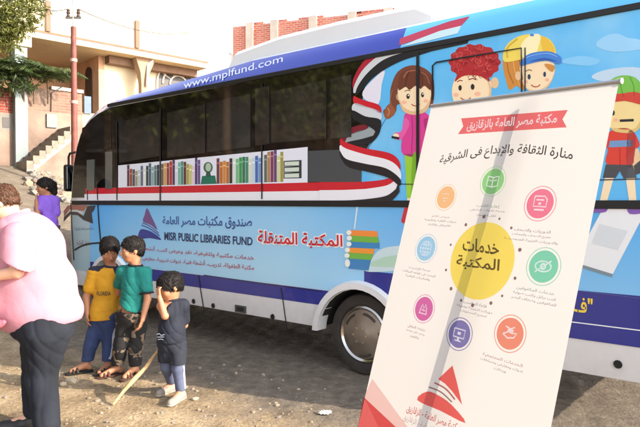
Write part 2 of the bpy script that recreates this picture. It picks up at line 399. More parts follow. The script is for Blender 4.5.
# darker brown band along the line of the bus, edge broken by noise
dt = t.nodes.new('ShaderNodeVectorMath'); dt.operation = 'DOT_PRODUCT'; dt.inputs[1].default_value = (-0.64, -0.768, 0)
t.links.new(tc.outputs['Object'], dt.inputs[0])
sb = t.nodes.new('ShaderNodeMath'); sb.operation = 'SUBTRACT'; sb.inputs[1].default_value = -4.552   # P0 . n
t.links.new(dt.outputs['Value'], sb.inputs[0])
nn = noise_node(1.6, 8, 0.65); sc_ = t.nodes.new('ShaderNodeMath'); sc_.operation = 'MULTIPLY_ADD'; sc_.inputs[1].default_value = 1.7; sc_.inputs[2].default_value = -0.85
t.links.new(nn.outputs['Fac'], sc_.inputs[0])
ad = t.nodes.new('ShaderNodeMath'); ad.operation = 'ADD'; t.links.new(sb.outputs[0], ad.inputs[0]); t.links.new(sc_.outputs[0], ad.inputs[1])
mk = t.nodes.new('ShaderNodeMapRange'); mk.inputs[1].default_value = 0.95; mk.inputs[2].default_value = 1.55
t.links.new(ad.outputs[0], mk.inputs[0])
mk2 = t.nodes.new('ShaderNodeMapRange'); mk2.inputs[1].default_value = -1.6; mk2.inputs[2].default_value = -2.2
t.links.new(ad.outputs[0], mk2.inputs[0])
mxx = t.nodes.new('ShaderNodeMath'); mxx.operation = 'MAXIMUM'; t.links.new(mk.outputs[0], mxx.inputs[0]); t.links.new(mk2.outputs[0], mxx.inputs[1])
mix = t.nodes.new('ShaderNodeMixRGB'); t.links.new(mxx.outputs[0], mix.inputs[0]); t.links.new(dark_band.outputs[0], mix.inputs[1]); t.links.new(mul.outputs[0], mix.inputs[2])
dp_ = t.nodes.new('ShaderNodeVectorMath'); dp_.operation = 'DOT_PRODUCT'; dp_.inputs[1].default_value = (-0.9, 0.43, 0); t.links.new(tc.outputs['Object'], dp_.inputs[0])
ad2 = t.nodes.new('ShaderNodeMath'); ad2.operation = 'ADD'; t.links.new(dp_.outputs['Value'], ad2.inputs[0]); t.links.new(sc_.outputs[0], ad2.inputs[1])
mk3 = t.nodes.new('ShaderNodeMapRange'); mk3.inputs[1].default_value = 6.6; mk3.inputs[2].default_value = 7.8; t.links.new(ad2.outputs[0], mk3.inputs[0])
soil = ramp_node(noise_node(4, 9, .7).outputs['Fac'], [(0.3, (0.13, 0.105, 0.08)), (0.55, (0.20, 0.165, 0.125)), (0.75, (0.30, 0.25, 0.19))])
mix2 = t.nodes.new('ShaderNodeMixRGB'); t.links.new(mk3.outputs[0], mix2.inputs[0]); t.links.new(mix.outputs[0], mix2.inputs[1]); t.links.new(soil.outputs[0], mix2.inputs[2])
t.links.new(mix2.outputs[0], b.inputs['Base Color'])
bp = t.nodes.new('ShaderNodeBump'); bp.inputs['Strength'].default_value = 1.0; bp.inputs['Distance'].default_value = 0.035
t.links.new(noise_node(26, 9, 0.7).outputs['Fac'], bp.inputs['Height']); t.links.new(bp.outputs[0], b.inputs['Normal'])
g = link('ground', me, None, [gm], True); g['kind'] = 'structure'
def ground_at(x, y):
    i = int(np.clip(np.searchsorted(gx, x) - 1, 0, len(gx) - 2)); j = int(np.clip(np.searchsorted(gy, y) - 1, 0, len(gy) - 2))
    a = (x - gx[i]) / (gx[i + 1] - gx[i]); c = (y - gy[j]) / (gy[j + 1] - gy[j])
    return float((GZ[i, j] * (1 - a) + GZ[i + 1, j] * a) * (1 - c) + (GZ[i, j + 1] * (1 - a) + GZ[i + 1, j + 1] * a) * c)
def rock(mb, c, r, rnd):
    bm = bmesh.new(); bmesh.ops.create_icosphere(bm, subdivisions=1, radius=1)
    sx = [r * rnd.uniform(0.7, 1.3), r * rnd.uniform(0.7, 1.3), r * rnd.uniform(0.45, 0.8)]; rot = Quaternion((0, 0, 1), rnd.uniform(0, 6)).to_matrix()
    for v in bm.verts: v.co = rot @ Vector([v.co[i] * sx[i] * rnd.uniform(0.75, 1.15) for i in range(3)])
    bm.verts.index_update(); mb.add([v.co + Vector(c) for v in bm.verts], [[v.index for v in f.verts] for f in bm.faces]); bm.free()
rnd = random.Random(4)
gv = MB()
for _ in range(3400):                     # loose grit in the sand in front of the darker band
    x = rnd.uniform(-4.2, 1.6); y = rnd.uniform(3.4, 6.2)
    perp = (x - 0.392) * -0.64 + (y - 5.6) * -0.768
    if perp < 0.5 or (perp < 1.2 and rnd.random() < 0.6): continue
    r = 0.004 + 0.018 * rnd.random() ** 5
    gv.cur = rnd.choice((0, 0, 1, 2)); rock(gv, (x, y, ground_at(x, y) + r * 0.2), r, rnd)
gv.build('gravel', [mat('grit_pale', (0.27, 0.21, 0.145), 0.95, linear=True), mat('grit_brown', (0.3, 0.22, 0.14), 0.95, linear=True), mat('grit_grey', (0.22, 0.19, 0.16), 0.95, linear=True)])['kind'] = 'stuff'
for (px, py, r, lab) in ((63, 386, 0.045, 'pale stone on the sand behind the heavy person\'s jeans'), (72, 382, 0.06, 'larger pale broken stone on the sand between jeans and yellow-shirted boy'),
                         (195, 401, 0.03, 'small brown stone on sand beside the smallest boy\'s shoes')):
    d = ray(px, py); q = Vector((0, 0, EYE)) + d * (-EYE / d.z); m_ = MB(); rock(m_, (q.x, q.y, ground_at(q.x, q.y) + r * 0.3), r, rnd)
    tag(m_.build('stone', mat('stone_pale', (0.38, 0.31, 0.22), 0.95, var=0.2, linear=True)), lab, 'stone', 'stones on the sand')
# crumpled paper by the banner
d = ray(325, 414); q = Vector((0, 0, EYE)) + d * (-EYE / d.z); pm = MB(); n = 9; vs = []
for i in range(n):
    for j in range(n): vs.append((q.x + (i / (n - 1) - .5) * 0.10 + rnd.uniform(-.006, .006), q.y + (j / (n - 1) - .5) * 0.06 + rnd.uniform(-.005, .005), ground_at(q.x, q.y) + 0.010 + rnd.uniform(0, 0.02)))
pm.add(vs, [(i * n + j, (i + 1) * n + j, (i + 1) * n + j + 1, i * n + j + 1) for i in range(n - 1) for j in range(n - 1)])
tag(pm.build('paper_scrap', mat('paper', (0.5, 0.48, 0.45), 0.9, linear=True)), 'crumpled white paper scrap lying on the sand near the banner', 'litter')
sp = MB()
for _ in range(14):
    a = rnd.uniform(0, 6.28); rr = rnd.uniform(0, .35); x, y = -1.0 + rr * math.cos(a), 4.7 + rr * math.sin(a)

# ------------------------------------------------------------------ house with balcony at the left
PF = Vector((-6.67, 20.0, 0)); HV = Vector((0.724, 0.69, 0)).normalized(); HE = Vector((-HV.y, HV.x, 0))
hrot = math.atan2(HV.y, HV.x)
house = thing('house', 'cream house with long balcony parapet, brick terrace and outside stairs behind the bus front', 'house', PF, hrot)
def HP(px, py, e):                        # photo point -> (along, up) on the house plane e behind the parapet
    return Plane(PF + HE * e, HV, (0, 0, 1)).pix(px, py)
cream = mat('cream_render', (214, 198, 166), 0.9, var=0.13, vscale=.9, bump=0.35, bscale=9)
peach = mat('peach_render', (196, 156, 124), 0.9, var=0.2, vscale=.9, bump=0.35, bscale=8)
pinkish = mat('pink_render', (130, 110, 98), 0.95, var=0.3, vscale=1.6, bump=0.8, bscale=7)
soffm = mat('soffit_render', (205, 182, 146), 0.9, var=0.07, vscale=2)
brownm = mat('brown_trim', (120, 92, 72), 0.8, var=0.15, vscale=5)
darkm = mat('dark_opening', (44, 36, 32), 0.5)
conc = mat('pale_concrete', (120, 116, 108), 0.9, var=0.13, vscale=2.5, bump=0.5, bscale=14)
whit = mat('whitewash', (204, 196, 184), 0.85, var=0.08, vscale=4, bump=0.3, bscale=15)
bterr = brick_mat('terrace_brick', (116, 76, 64), (128, 94, 80), (126, 110, 97), 1.0, 0.34)
bred = brick_mat('red_brick', (124, 50, 40), (136, 62, 50), (126, 104, 92), 1.0, 0.12)
tE = HP(207.5, 39, 0)[0]; ZP0 = HP(120, 46, 0)[1]; ZP1 = HP(120, 18, 0)[1]
T0 = -11.0
def hb(name, mt, t0, t1, e0, e1, z0, z1, parent=None, bev=0.0):
    return MB().box(((t0 + t1) / 2, (e0 + e1) / 2, (z0 + z1) / 2), (t1 - t0, e1 - e0, z1 - z0), bev=bev).build(name, mt, parent or house)
par_ = hb('parapet', cream, T0, tE, 0, .14, ZP0, ZP1)
m_ = MB()
for i in range(58):                        # small broken-glass teeth on top of the parapet
    tt = T0 + (tE - T0) * (i + rnd.random()) / 58; m_.box((tt, .07, ZP1 + .03), (rnd.uniform(.05, .14), .08, rnd.uniform(.03, .08)))
m_.build('coping_teeth', whit, par_)
hb('ledge', brownm, T0, tE, -.04, -.003, ZP0 - .05, ZP0 + .015, par_)
hb('balcony_slab', soffm, T0, tE, -.0, 3.6, ZP0 - .22, ZP0 - .055)
for px in (48, 137):
    tt = HP(px, 30, -.03)[0]; hb('pilaster', mat('pilaster_brown', (142, 98, 82), 0.85, var=.1), tt - .07, tt + .07, -.09, -.042, ZP0 + .02, ZP1 + .02, par_)
ZC = ZP0 - .22; ZF = 4.2
t1 = -0.1
hb('front_wall', cream, t1, tE - .35, .9, 1.1, 1.2, ZC)
hb('beam', brownm, t1 + .02, tE - .1, .55, .895, ZC - .26, ZC)
hb('return_wall', peach, t1 - .2, t1 - .003, .9, 3.4, 1.2, ZC)
hb('porch_wall', peach, T0, t1 - .2, 3.4, 3.6, 1.2, ZC)
hb('side_wall', cream, tE - .45, tE - .352, 1.1, 8, 1.2, ZP0)
hb('roof', cream, T0, tE - .4, 3.6, 9, ZC, ZP0 + .1)
hb('back_wall', peach, T0, tE - .5, 8.8, 9, 1.2, ZC)
# arched door in the return wall
dp = [(1.42, ZF), (1.42, 6.05)] + [(1.68 - .26 * math.cos(a), 6.05 + .26 * math.sin(a)) for a in [math.pi * k / 10 for k in range(1, 10)]] + [(1.94, 6.05), (1.94, ZF)]
dr = MB().prism([(t1 - .21, e, z) for e, z in dp], (-.03, 0, 0)).build('door', darkm, house)
# arched window seen over the bus roof
ac = HP(178, 86, .9); R0 = HP(197, 86, .9)[0] - ac[0]
def arc_pts(r, n=16): return [(ac[0] + r * math.cos(math.pi * k / n), ac[1] + r * math.sin(math.pi * k / n)) for k in range(n + 1)]
wn = MB().prism([(p[0], .87, p[1]) for p in [(ac[0] + R0, ac[1] - 1.2)] + arc_pts(R0) + [(ac[0] - R0, ac[1] - 1.2)]], (0, .028, 0)).build('window', darkm, house)
fr = MB()
for r in (R0 + .06, R0 - .16, R0 * .45): fr.tube([(p[0], .85, p[1]) for p in arc_pts(r)], .035, 6)
for k in range(1, 6): a = math.pi * k / 6; fr.tube([(ac[0] + R0 * .45 * math.cos(a), .85, ac[1] + R0 * .45 * math.sin(a)), (ac[0] + R0 * math.cos(a), .85, ac[1] + R0 * math.sin(a))], .02, 5)
for s in (-1, 1): fr.tube([(ac[0] + s * (R0 + .06), .85, ac[1] - 1.2), (ac[0] + s * (R0 + .06), .85, ac[1])], .035, 6)
fr.build('frame', whit, wn)
# flared balcony column over the bus
cc = HP(143, 70, .4)[0]
cm = MB()
cm.add([(cc + sx * a, .4 + sy * b_, z) for (a, b_, z) in ((.12, .12, 1.2), (.12, .12, 5.75), (.17, .15, 6.1), (.36, .2, ZC)) for sx, sy in ((-1, -1), (1, -1), (1, 1), (-1, 1))],
       [(4 * i + j, 4 * i + (j + 1) % 4, 4 * i + 4 + (j + 1) % 4, 4 * i + 4 + j) for i in range(3) for j in range(4)])
cm.build('column', mat('column_brown', (158, 132, 108), .85, var=.1), house)
p0 = HP(147, 86, .2); p1 = HP(156, 56, .2); q1 = HP(148, 66, .2)
MB().tube([(p0[0], .2, p0[1]), (q1[0], .2, q1[1]), (p1[0], .2, p1[1])], .05, 8).build('downpipe', whit, house)
# terrace in front of the porch
ta = HP(15, 120, -.3)[0]; tb = HP(82, 100, -.3)[0]; zt = HP(70, 92, -.3)[1]
hb('terrace_floor', conc, T0, t1 - .2, .0, 3.4, ZF - .2, ZF)
tw = hb('terrace_wall', bterr, ta, tb, -.3, -.06, 1.0, zt)
a_ = HP(51, 90, -.3)[0]; hb('coping', whit, a_, tb + .03, -.36, 0.0, zt + .003, zt + .1, tw)
zb = HP(50, 112, -.305)[1]; hb('plinth', pinkish, ta, tb - .002, -.34, -.303, 1.0, zb, tw)
lw = hb('yard_wall', bred, T0, HP(15, 120, -.2)[0] - .01, -.2, -.02, 1.0, HP(8, 88, -.2)[1])
zl = HP(8, 113, -.2)[1]; hb('render_band', pinkish, T0, HP(15, 120, -.2)[0] - .012, -.235, -.203, 1.0, zl, lw)
a_ = HP(2.5, 117, -.24); b_ = HP(9.5, 128, -.24); vw = hb('vent_window', darkm, a_[0], b_[0], -.25, -.238, b_[1], a_[1], lw)
hb('frame', conc, a_[0] - .08, b_[0] + .08, -.2375, -.236, b_[1] - .08, a_[1] + .1, vw)
a_ = HP(15.5, 120, -.45); b_ = HP(28, 120, -.45)
pl = hb('pillar', mat('pillar_paint', (122, 132, 132), .85, var=.1, vscale=2, bump=.3, bscale=8), a_[0], b_[0], -.45, -.02, 1.0, ZC - .45)
a_ = HP(12, 46, -.5); b_ = HP(32, 46, -.5); hb('capital', soffm, a_[0], b_[0], -.52, .1, ZC - .45, ZC - .003, pl, .04)
a_ = HP(84, 96, -.28); b_ = HP(91, 114, -.28); hb('shutter', mat('blue_shutter', (88, 104, 136), .7, var=.1), a_[0], b_[0], -.3, -.25, b_[1], a_[1])
hb('gate_wall', peach, tb + .035, t1 - .1, -.24, -.06, 1.0, HP(87, 113, -.24)[1])
hb('meter_box', mat('box_grey', (110, 112, 112), .6), tb - 1.1, tb - .8, -.40, -.303, zt - 1.15, zt - .75)
MB().tube([(tb - .95, -.32, zt - .75), (tb - .93, -.32, zt - .1), (tb - .6, -.38, zt + .14)], .018, 6).build('conduit', mat('conduit_dark', (70, 64, 60), .7), house)
# outside stairs
s0 = HP(27, 166, -1.3); s1 = HP(71, 128, -.4 - .5)
st = MB(); ns = 8
for i in range(ns):
    a = s0[0] + (s1[0] - s0[0]) * i / ns; c = s0[0] + (s1[0] - s0[0]) * (i + 1) / ns; z = s0[1] + (s1[1] - s0[1]) * (i + 1) / ns
    st.box(((a + c) / 2, -.83, z - .12), (c - a + .02, .95, .24))
st.build('stairs', mat('worn_step', (128, 118, 106), .9, var=.2, vscale=4, bump=.4), house)
st = MB(); st.prism([(s0[0], -1.25, s0[1] - .1), (s1[0], -1.25, s1[1] - .1), (s1[0], -1.25, 1.4), (s0[0] + .25, -1.25, 1.4), (s0[0], -1.25, s0[1] - .4)], (0, .85, 0)); st.build('stair_wall', pinkish, house)
st = MB(); st.prism([(s0[0], -1.29, s0[1] - .08), (s1[0], -1.29, s1[1] - .08), (s1[0], -1.29, s1[1] - .3), (s0[0], -1.29, s0[1] - .3)], (0, .037, 0)); st.build('stringer', whit, house)
# rubble at the foot of the stairs
rb = MB()
for _ in range(240):
    px = rnd.uniform(28, 76); Y = rnd.uniform(14.2, 17.2); q = W(px, 180, Y); rr = rnd.uniform(.03, .16)
    rb.cur = rnd.choice((0, 0, 1, 2)); rock(rb, (q.x, q.y, float(gz(q.x, q.y)) + rr * .25), rr, rnd)
o = rb.build('rubble', [conc, pinkish, mat('rubble_tan', (140, 124, 104), .95)]); o['kind'] = 'stuff'

# ------------------------------------------------------------------ brick building and pale block behind the bus
BD = Vector((-0.945, 0.328, 0)); BP = W(300, 100, 25); BP.z = 0
brot = math.atan2(-BD.y, -BD.x)
bb = thing('brick_building', 'unfinished red brick building with pale concrete pilasters rising behind the bus roof', 'building', BP, brot)
BPL = Plane(BP, -BD, (0, 0, 1))
bq = BPL.pix(233, 32); bL = bq[0]; bR = BPL.pix(393, 15)[0]; bz = BPL.pix(300, 20)[1]
brk = brick_mat('building_brick', (176, 84, 66), (196, 104, 82), (196, 168, 152), 1.0, 0.10)
MB().box(((bL + bR) / 2, 4, bz / 2), (bR - bL, 8, bz)).build('wall', brk, bb)
pz = BPL.pix(314, 15)[1]
for px in (250, 274.5, 313, 352, 388):
    tt = BPL.pix(px, 60)[0]; MB().box((tt, -.02, bz / 2 + .05), (.34, .1, bz + .1)).build('pilaster', mat('cement', (196, 182, 168), .9, var=.12, vscale=3), bb)
st = MB(); rr = random.Random(2)
for i in range(26):
    a = bL + (bR - bL) * i / 26
    n_ = 1
    if rr.random() < .4: MB().box((a + .3, .2, bz + .06 * n_), (.55, .22, .12 * n_)).build('loose_course', brk, bb)
pb = W(219, 60, 34); pb.z = 0
ph = thing('flat_roofed_block', 'pale flat roofed concrete block with tank and mast beyond the bus roof', 'building', pb)
q = W(219, 53, 34)
MB().box((0, 3, q.z / 2), (1.05, 6, q.z)).build('wall', mat('pale_block', (186, 180, 172), .9, var=.08, vscale=1), ph)
q2 = W(230, 62, 34); MB().box((.95, 3.5, q2.z / 2), (.8, 5, q2.z)).build('wing', mat('pale_block2', (188, 186, 178), .9, var=.1, vscale=1), ph)
MB().lathe([(.0, 0), (.24, 0), (.26, .1), (.26, .6), (.2, .72), (0, .76)], (.38, 1.2, q2.z + .05), (0, 0, 1), 16).build('water_tank', mat('tank_grey', (92, 92, 90), .6), ph)
MB().tube([(-.12, .5, q.z - .05), (-.12, .5, q.z + 1.45)], .035, 6).build('mast', mat('mast_grey', (150, 146, 142), .5), ph)

# ------------------------------------------------------------------ pole and wires
pp = W(74.5, 150, 15.5); pzb = float(gz(pp.x, pp.y)); pp.z = pzb
pole = thing('utility_pole', 'rust brown steel pole with a thin grey top standing before the cream house', 'pole', pp)
zt_ = W(75, 27, 15.5).z - pzb
MB().lathe([(.0, -.1), (.085, -.1), (.08, 1.5), (.068, zt_), (.0, zt_ + .01)], (0, 0, 0), (0, 0, 1), 14).build('shaft', mat('rusty_steel', (112, 62, 54), .7, var=.25, vscale=8), pole, True)
MB().tube([(0, 0, zt_ - .1), (0, 0, zt_ + 2.2)], .032, 8).build('upper_tube', mat('zinc', (168, 164, 160), .5, .3), pole)
zi = W(75, 13, 15.5).z - pzb
for s in (-1, 1): MB().lathe([(0, -.1), (.05, -.09), (.035, -.03), (.055, 0), (.035, .04), (.05, .08), (0, .1)], (s * .13, 0, zi), (0, 0, 1), 10).build('insulator', mat('insulator_brown', (70, 56, 50), .3), pole)
MB().box((0, 0, zi - .12), (.4, .05, .05)).build('bracket', mat('bracket_grey', (96, 92, 90), .6), pole)
for zz in (zt_ * .55, zt_ * .8): MB().lathe([(.07, -.04), (.088, -.04), (.088, .04), (.07, .04)], (0, 0, zz), (0, 0, 1), 14).build('band', mat('band_pale', (176, 140, 128), .6), pole)
def wire(a, b_, sag, lab):
    pts = [a.lerp(b_, k / 16) - Vector((0, 0, sag * 4 * (k / 16) * (1 - k / 16))) for k in range(17)]
    tag(MB().tube(pts, .012, 5).build('overhead_wire', mat('wire_black', (60, 56, 54), .6)), lab, 'wire', 'wires at the pole')
top = pp + Vector((0, 0, zi))
wire(top + Vector((-.13, 0, .1)), W(-60, -40, 9), .3, 'overhead wire running from the brown pole up to the near side out of view')
wire(top + Vector((.13, 0, .1)), PF + HV * 2.6 + Vector((0, 0, ZP1 + .0)), .25, 'overhead wire running from the brown pole along the balcony parapet')

# ------------------------------------------------------------------ trees
def leaves(clusters, size, seed, aspect=.45):
    r = np.random.default_rng(seed); V = []; Fc = []; k = 0
    for (c, rad, n) in clusters:
        d = r.normal(size=(n, 3)); d /= np.linalg.norm(d, axis=1)[:, None]; P = np.array(c) + d * np.array(rad) * (r.uniform(.15, 1, (n, 1)) ** .5)
        for p in P:
            a = r.normal(size=3); a[2] -= .6; a /= np.linalg.norm(a); b_ = np.cross(a, r.normal(size=3)); b_ /= np.linalg.norm(b_) + 1e-9; nn_ = np.cross(a, b_)
            L = size * r.uniform(.6, 1.3); wd = L * aspect
            V += [p, p + a * L * .5 + b_ * wd * .5 + nn_ * L * .06, p + a * L, p + a * L * .5 - b_ * wd * .5 + nn_ * L * .06]; Fc += [(k, k + 1, k + 2, k + 3)]; k += 4
    me = bpy.data.meshes.new('crown'); me.from_pydata([tuple(q) for q in V], [], Fc); return me
def tree(name, lab, base, crown, trunk_pts, trunk_r, leafrgb, size, seed, group=None, aspect=.45):
    o = thing(name, lab, 'tree', base, 0, group); inv = Matrix.Translation(-Vector(base))
    MB().tube(trunk_pts[0], trunk_r, 9).build('trunk', mat('bark', (104, 84, 66), .95, var=.3, vscale=12, bump=.8, bscale=30), o, True, inv)
    for br in trunk_pts[1:]: MB().tube(br, [.07, .045, .02][:len(br)], 7).build('limb', MATS['bark'], o, True, inv)
    link('crown', leaves(crown, size, seed, aspect), o, [leafrgb], inv=inv); return o
lf1 = mat('leaf_sunny', (0.10, 0.125, 0.03), .55, linear=True, island=.5, transl=.35)
lf2 = mat('leaf_dark', (0.045, 0.085, 0.03), .5, linear=True, island=.5, transl=.25)
bt = W(-58, 178, 12.5); bt.z = float(gz(bt.x, bt.y)) - .1
Cc = lambda px, py, Y, r, n: (tuple(W(px, py, Y)), (r, r, r * .8), n)
tree('shade_tree', 'broadleaf tree with sunny yellow green leaves hanging in at the top corner', bt,
     [Cc(-70, -30, 12.5, 1.9, 3400), Cc(-25, -18, 12, 1.2, 1700), Cc(6, 8, 11.5, .62, 1000), Cc(2, 26, 11.4, .4, 420), Cc(22, 14, 11.5, .42, 380), Cc(10, 30, 11.5, .3, 300), Cc(34, 4, 11.7, .25, 110), Cc(0, 42, 11.4, .26, 150), Cc(12, 46, 11.4, .16, 60), Cc(28, 24, 11.5, .16, 60), Cc(-20, 40, 11.5, .5, 300), Cc(-120, 20, 13, 1.8, 1900), Cc(18, 33, 11.5, .16, 45), Cc(44, 10, 11.6, .12, 30)],
     [[bt, W(-60, 110, 12.5), W(-54, 30, 12.5), W(-66, -60, 12.6)], [W(-56, 60, 12.5), W(-20, 10, 12), W(20, 12, 11.5)], [W(-60, 20, 12.5), W(-90, -40, 12.8)], [W(-56, 50, 12.5), W(-10, 35, 11.6), W(6, 36, 11.4)]], [.2, .16, .13, .08], lf1, .125, 3, aspect=.26)
vp = PF + HV * HP(22, 92, -.5)[0] + HE * -.6; vp.z = 3.0
vn = thing('climbing_plant', 'dark green climbing plant spilling over the brick terrace wall beside the pillar', 'plant', vp); inv = Matrix.Translation(-vp)
def Hq(px, py, e): a, z = HP(px, py, e); return tuple(PF + HV * a + HE * e + Vector((0, 0, z)))
link('foliage', leaves([(Hq(7, 80, -.7), (.7, .5, .4), 240), (Hq(2, 68, -.6), (.6, .5, .5), 150), (Hq(20, 80, -.8), (.4, .35, .3), 90), (Hq(30, 86, -.5), (.3, .25, .2), 60)], .2, 8, .26), vn, [lf2], inv=inv)
def fronds(specs, seed):
    r = random.Random(seed); V = []; Fc = []
    for (p, dr, L) in specs:
        p = Vector(p); dr = Vector(dr).normalized(); side = dr.cross(Vector((0, 0, 1))).normalized(); n = 22
        prev = p
        for i in range(n):
            t = i / n; q = p + dr * (L * t) + Vector((0, 0, .35 * L * t - .75 * L * t * t)); tan = (q - prev).normalized() if i else dr; prev = q
            for s_ in (-1, 1):
                ln = L * .34 * math.sin(math.pi * min(1, t * .85 + .15)) * r.uniform(.9, 1.3); d_ = (side * s_ + tan * .7 + Vector((0, 0, -.45 - .3 * r.random()))).normalized(); wd = .028
                k_ = len(V); V += [q, q + d_ * ln * .5 + tan * wd, q + d_ * ln, q + d_ * ln * .5 - tan * wd]; Fc.append((k_, k_ + 1, k_ + 2, k_ + 3))
    me = bpy.data.meshes.new('frond'); me.from_pydata([tuple(q) for q in V], [], Fc); return me
rf = random.Random(6); fs_ = []
for (px, py, n) in ((30, 72, 12), (46, 76, 10), (14, 66, 12), (4, 74, 10)):
    for k_ in range(n):
        a = 2 * math.pi * (k_ + rf.random() * .6) / n; fs_.append((Hq(px, py, -.6), (math.cos(a), math.sin(a), .35), rf.uniform(.9, 1.45)))
link('frond', fronds(fs_, 3), vn, [lf2], inv=inv)
stm = MB()
for a, b_ in (((10, 84), (26, 70)), ((24, 92), (8, 70)), ((48, 92), (46, 70)), ((34, 92), (40, 80))): stm.tube([Hq(a[0], a[1] + 12, -.4), Hq(*a, -.55), Hq(*b_, -.55)], [.03, .025, .012], 6)
stm.build('stem', MATS['bark'], vn, True, inv)
lane = thing('reflection_house', 'long dark brown brick block added out of view to darken the bus window reflections', 'house', (-17, 4, 0))  # unseen block, added so the bus windows mirror dark brown instead of sky
MB().box((0, 0, 4.6), (4, 26, 9.2)).build('wall', brick_mat('reflection_brick', (74, 50, 38), (64, 44, 35), (82, 68, 56), 1.0, .2), lane)
MB().box((.05, 0, 9.3), (4.3, 26.3, .2)).build('roof', conc, lane)
for k_ in range(6):
    for z_ in (4.0, 7.0):
        wv = MB().box((2.02, -10.5 + k_ * 4.2, z_), (.06, 1.1, 1.3)).build('window', darkm, lane); MB().box((2.03, -10.5 + k_ * 4.2, z_ - .7), (.12, 1.3, .1)).build('sill', conc, wv)
# trees beside the lane, seen only as reflections in the bus windows
k = 0
for (x, y, h_, lab) in ((-9.5, 4.0, 6.5, 'tall dark leafy tree standing beside the lane, nearest the house'), (-13, -1.5, 7.5, 'tallest dark leafy tree beside the lane, with the widest crown'), (-8.5, -5.5, 6.0, 'lower dark leafy tree beside the lane, farthest from the house'),
    (-8.2, 6.6, 5.4, 'round leafy tree beside the lane opposite the middle bus windows'), (-9.6, 9.4, 6.2, 'leafy tree beside the lane opposite the bus door, with a leaning top'), (-11.5, 7.8, 7.2, 'tall leafy tree beside the lane behind two lower ones')):
    z0 = float(gz(x, y)); B = Vector((x, y, z0)); k += 1
    tree('lane_tree', lab, B, [((x + rnd.uniform(-1.4, 1.4), y + rnd.uniform(-1.4, 1.4), z0 + h_ * rnd.uniform(.38, 1)), (1.2, 1.2, .9), 330) for _ in range(9)], [[B, B + Vector((.1, 0, h_ * .5)), B + Vector((0, .1, h_ * .85))]], [.12, .09, .05], lf1, .26, 20 + k, 'trees beside the lane')
# ------------------------------------------------------------------ the library bus: local x along it to the front, y out towards the lane, z up
P0 = Vector((0.392, 5.6, 0)); BU = Vector((-0.768, 0.64, 0)).normalized(); BN = Vector((-BU.y, BU.x, 0))
brt = math.atan2(BU.y, BU.x)
bus = thing('library_bus', 'large white and blue mobile library bus with printed sides and a dark window band', 'bus', P0, brt)
BI = (Matrix.Translation(P0) @ Matrix.Rotation(brt, 4, 'Z')).inverted()
SP = Plane(P0, BU, (0, 0, 1))             # its near side
def sx(px, py): return SP.pix(px, py)[0]
white_p = mat('bus_white', (222, 224, 226), .3, coat=.4, var=.03, vscale=1.2)
dusted(white_p, .35, .95, (150, 124, 94), .6)
royal = mat('bus_royal_blue', (42, 62, 172), .3, coat=.4)
skyb = mat('bus_sky_blue', (96, 190, 242), .32, coat=.3)
black = mat('black_rubber', (18, 19, 21), .5)
glass = mat('tinted_glass', (12, 11, 10), .05, spec=.75, var=.5, vscale=2.5)
pane = mat('tinted_pane', (44, 42, 39), .04, spec=.9, var=.55, vscale=1.6)
under = mat('underside', (30, 28, 26), .9)
def arch(c, r, zc, z0, n=14):             # from front to back under the arch
    a0 = math.asin((z0 - zc) / r); return [(c + r * math.cos(a), zc + r * math.sin(a)) for a in [a0 + (math.pi - 2 * a0) * i / n for i in range(n + 1)]]
SF, SB = 4.3, 0.03                          # axles
ZB = .40
O = [(-2.50, ZB, 0, 0), (-2.55, .6, -.3, 0), (-2.56, 1.2, -.3, 0), (-2.56, 2.4, -.3, .02), (-2.53, 2.75, -.25, .1), (-2.45, 2.965, -.2, .9)]
for s_ in (-2.2, -1.4, -.8, -.405, 0.3, 1.0, 1.6): O.append((s_, 2.975, 0, 1.0))
O += [(2.2, 2.972, 0, .86), (2.8, 2.97, 0, .74), (3.4, 2.968, 0, .62), (3.9, 2.962, .02, .56), (4.3, 2.945, .06, .54), (4.6, 2.90, .14, .52), (4.8, 2.84, .24, .48), (4.95, 2.77, .34, .42), (5.10, 2.64, .44, .34), (5.22, 2.45, .52, .24), (5.31, 2.2, .58, .14), (5.37, 1.9, .62, .06), (5.41, 1.55, .66, .0), (5.42, 1.1, .66, 0), (5.40, .7, .62, 0), (5.36, .5, .55, 0), (5.30, ZB, .5, 0)]
O += [(p[0], p[1], 0, 0) for p in arch(SF, .51, .34, ZB)] + [(p[0], p[1], 0, 0) for p in arch(SB, .49, .33, ZB)]
Qs = [(0, 0), (.05, .48), (.12, 1.0), (.22, 1.2), (.45, 1.38), (.8, 1.47), (1.15, 1.5)]
Qs = Qs + [(2.3 - q, g) for q, g in Qs[-2::-1]]
bm_ = MB(); nO = len(O); V = []; Fm = {}
for q, g_ in Qs:
    for (s_, z_, ns_, nz_) in O: V.append((s_ + ns_ * .27 * g_, -q, z_ + nz_ * .235 * g_))
for i in range(len(Qs) - 1):
    for j in range(nO):
        a, b = O[j], O[(j + 1) % nO]; mid = (a[0] + b[0]) / 2; zm = (a[1] + b[1]) / 2
        edge = i in (0, 1) or i in (len(Qs) - 2, len(Qs) - 3); top = a[3] > .3 and b[3] > .3
        k = 0
        if edge and top: k = 1 if mid > -.4 and mid < 4.97 else (2 if mid < -.4 else 0)
        if a[2] > .3 and b[2] > .3 and 1.15 < zm < 2.75: k = 3
        if a[2] == 0 and a[3] == 0 and b[3] == 0 and b[2] == 0 and zm < .95: k = 4
        Fm.setdefault(k, []).append((i * nO + j, i * nO + (j + 1) % nO, (i + 1) * nO + (j + 1) % nO, (i + 1) * nO + j))
bm_.v = V
for k, fs in Fm.items(): bm_.f += fs; bm_.mi += [k] * len(fs)
bm_.f += [tuple(range(nO)), tuple((len(Qs) - 1) * nO + j for j in range(nO))]; bm_.mi += [0, 0]
body = bm_.build('body', [white_p, royal, skyb, glass, under], bus, True)
MB().box((1.0, -1.15, .62), (7.2, 1.3, .3)).build('chassis', under, bus)
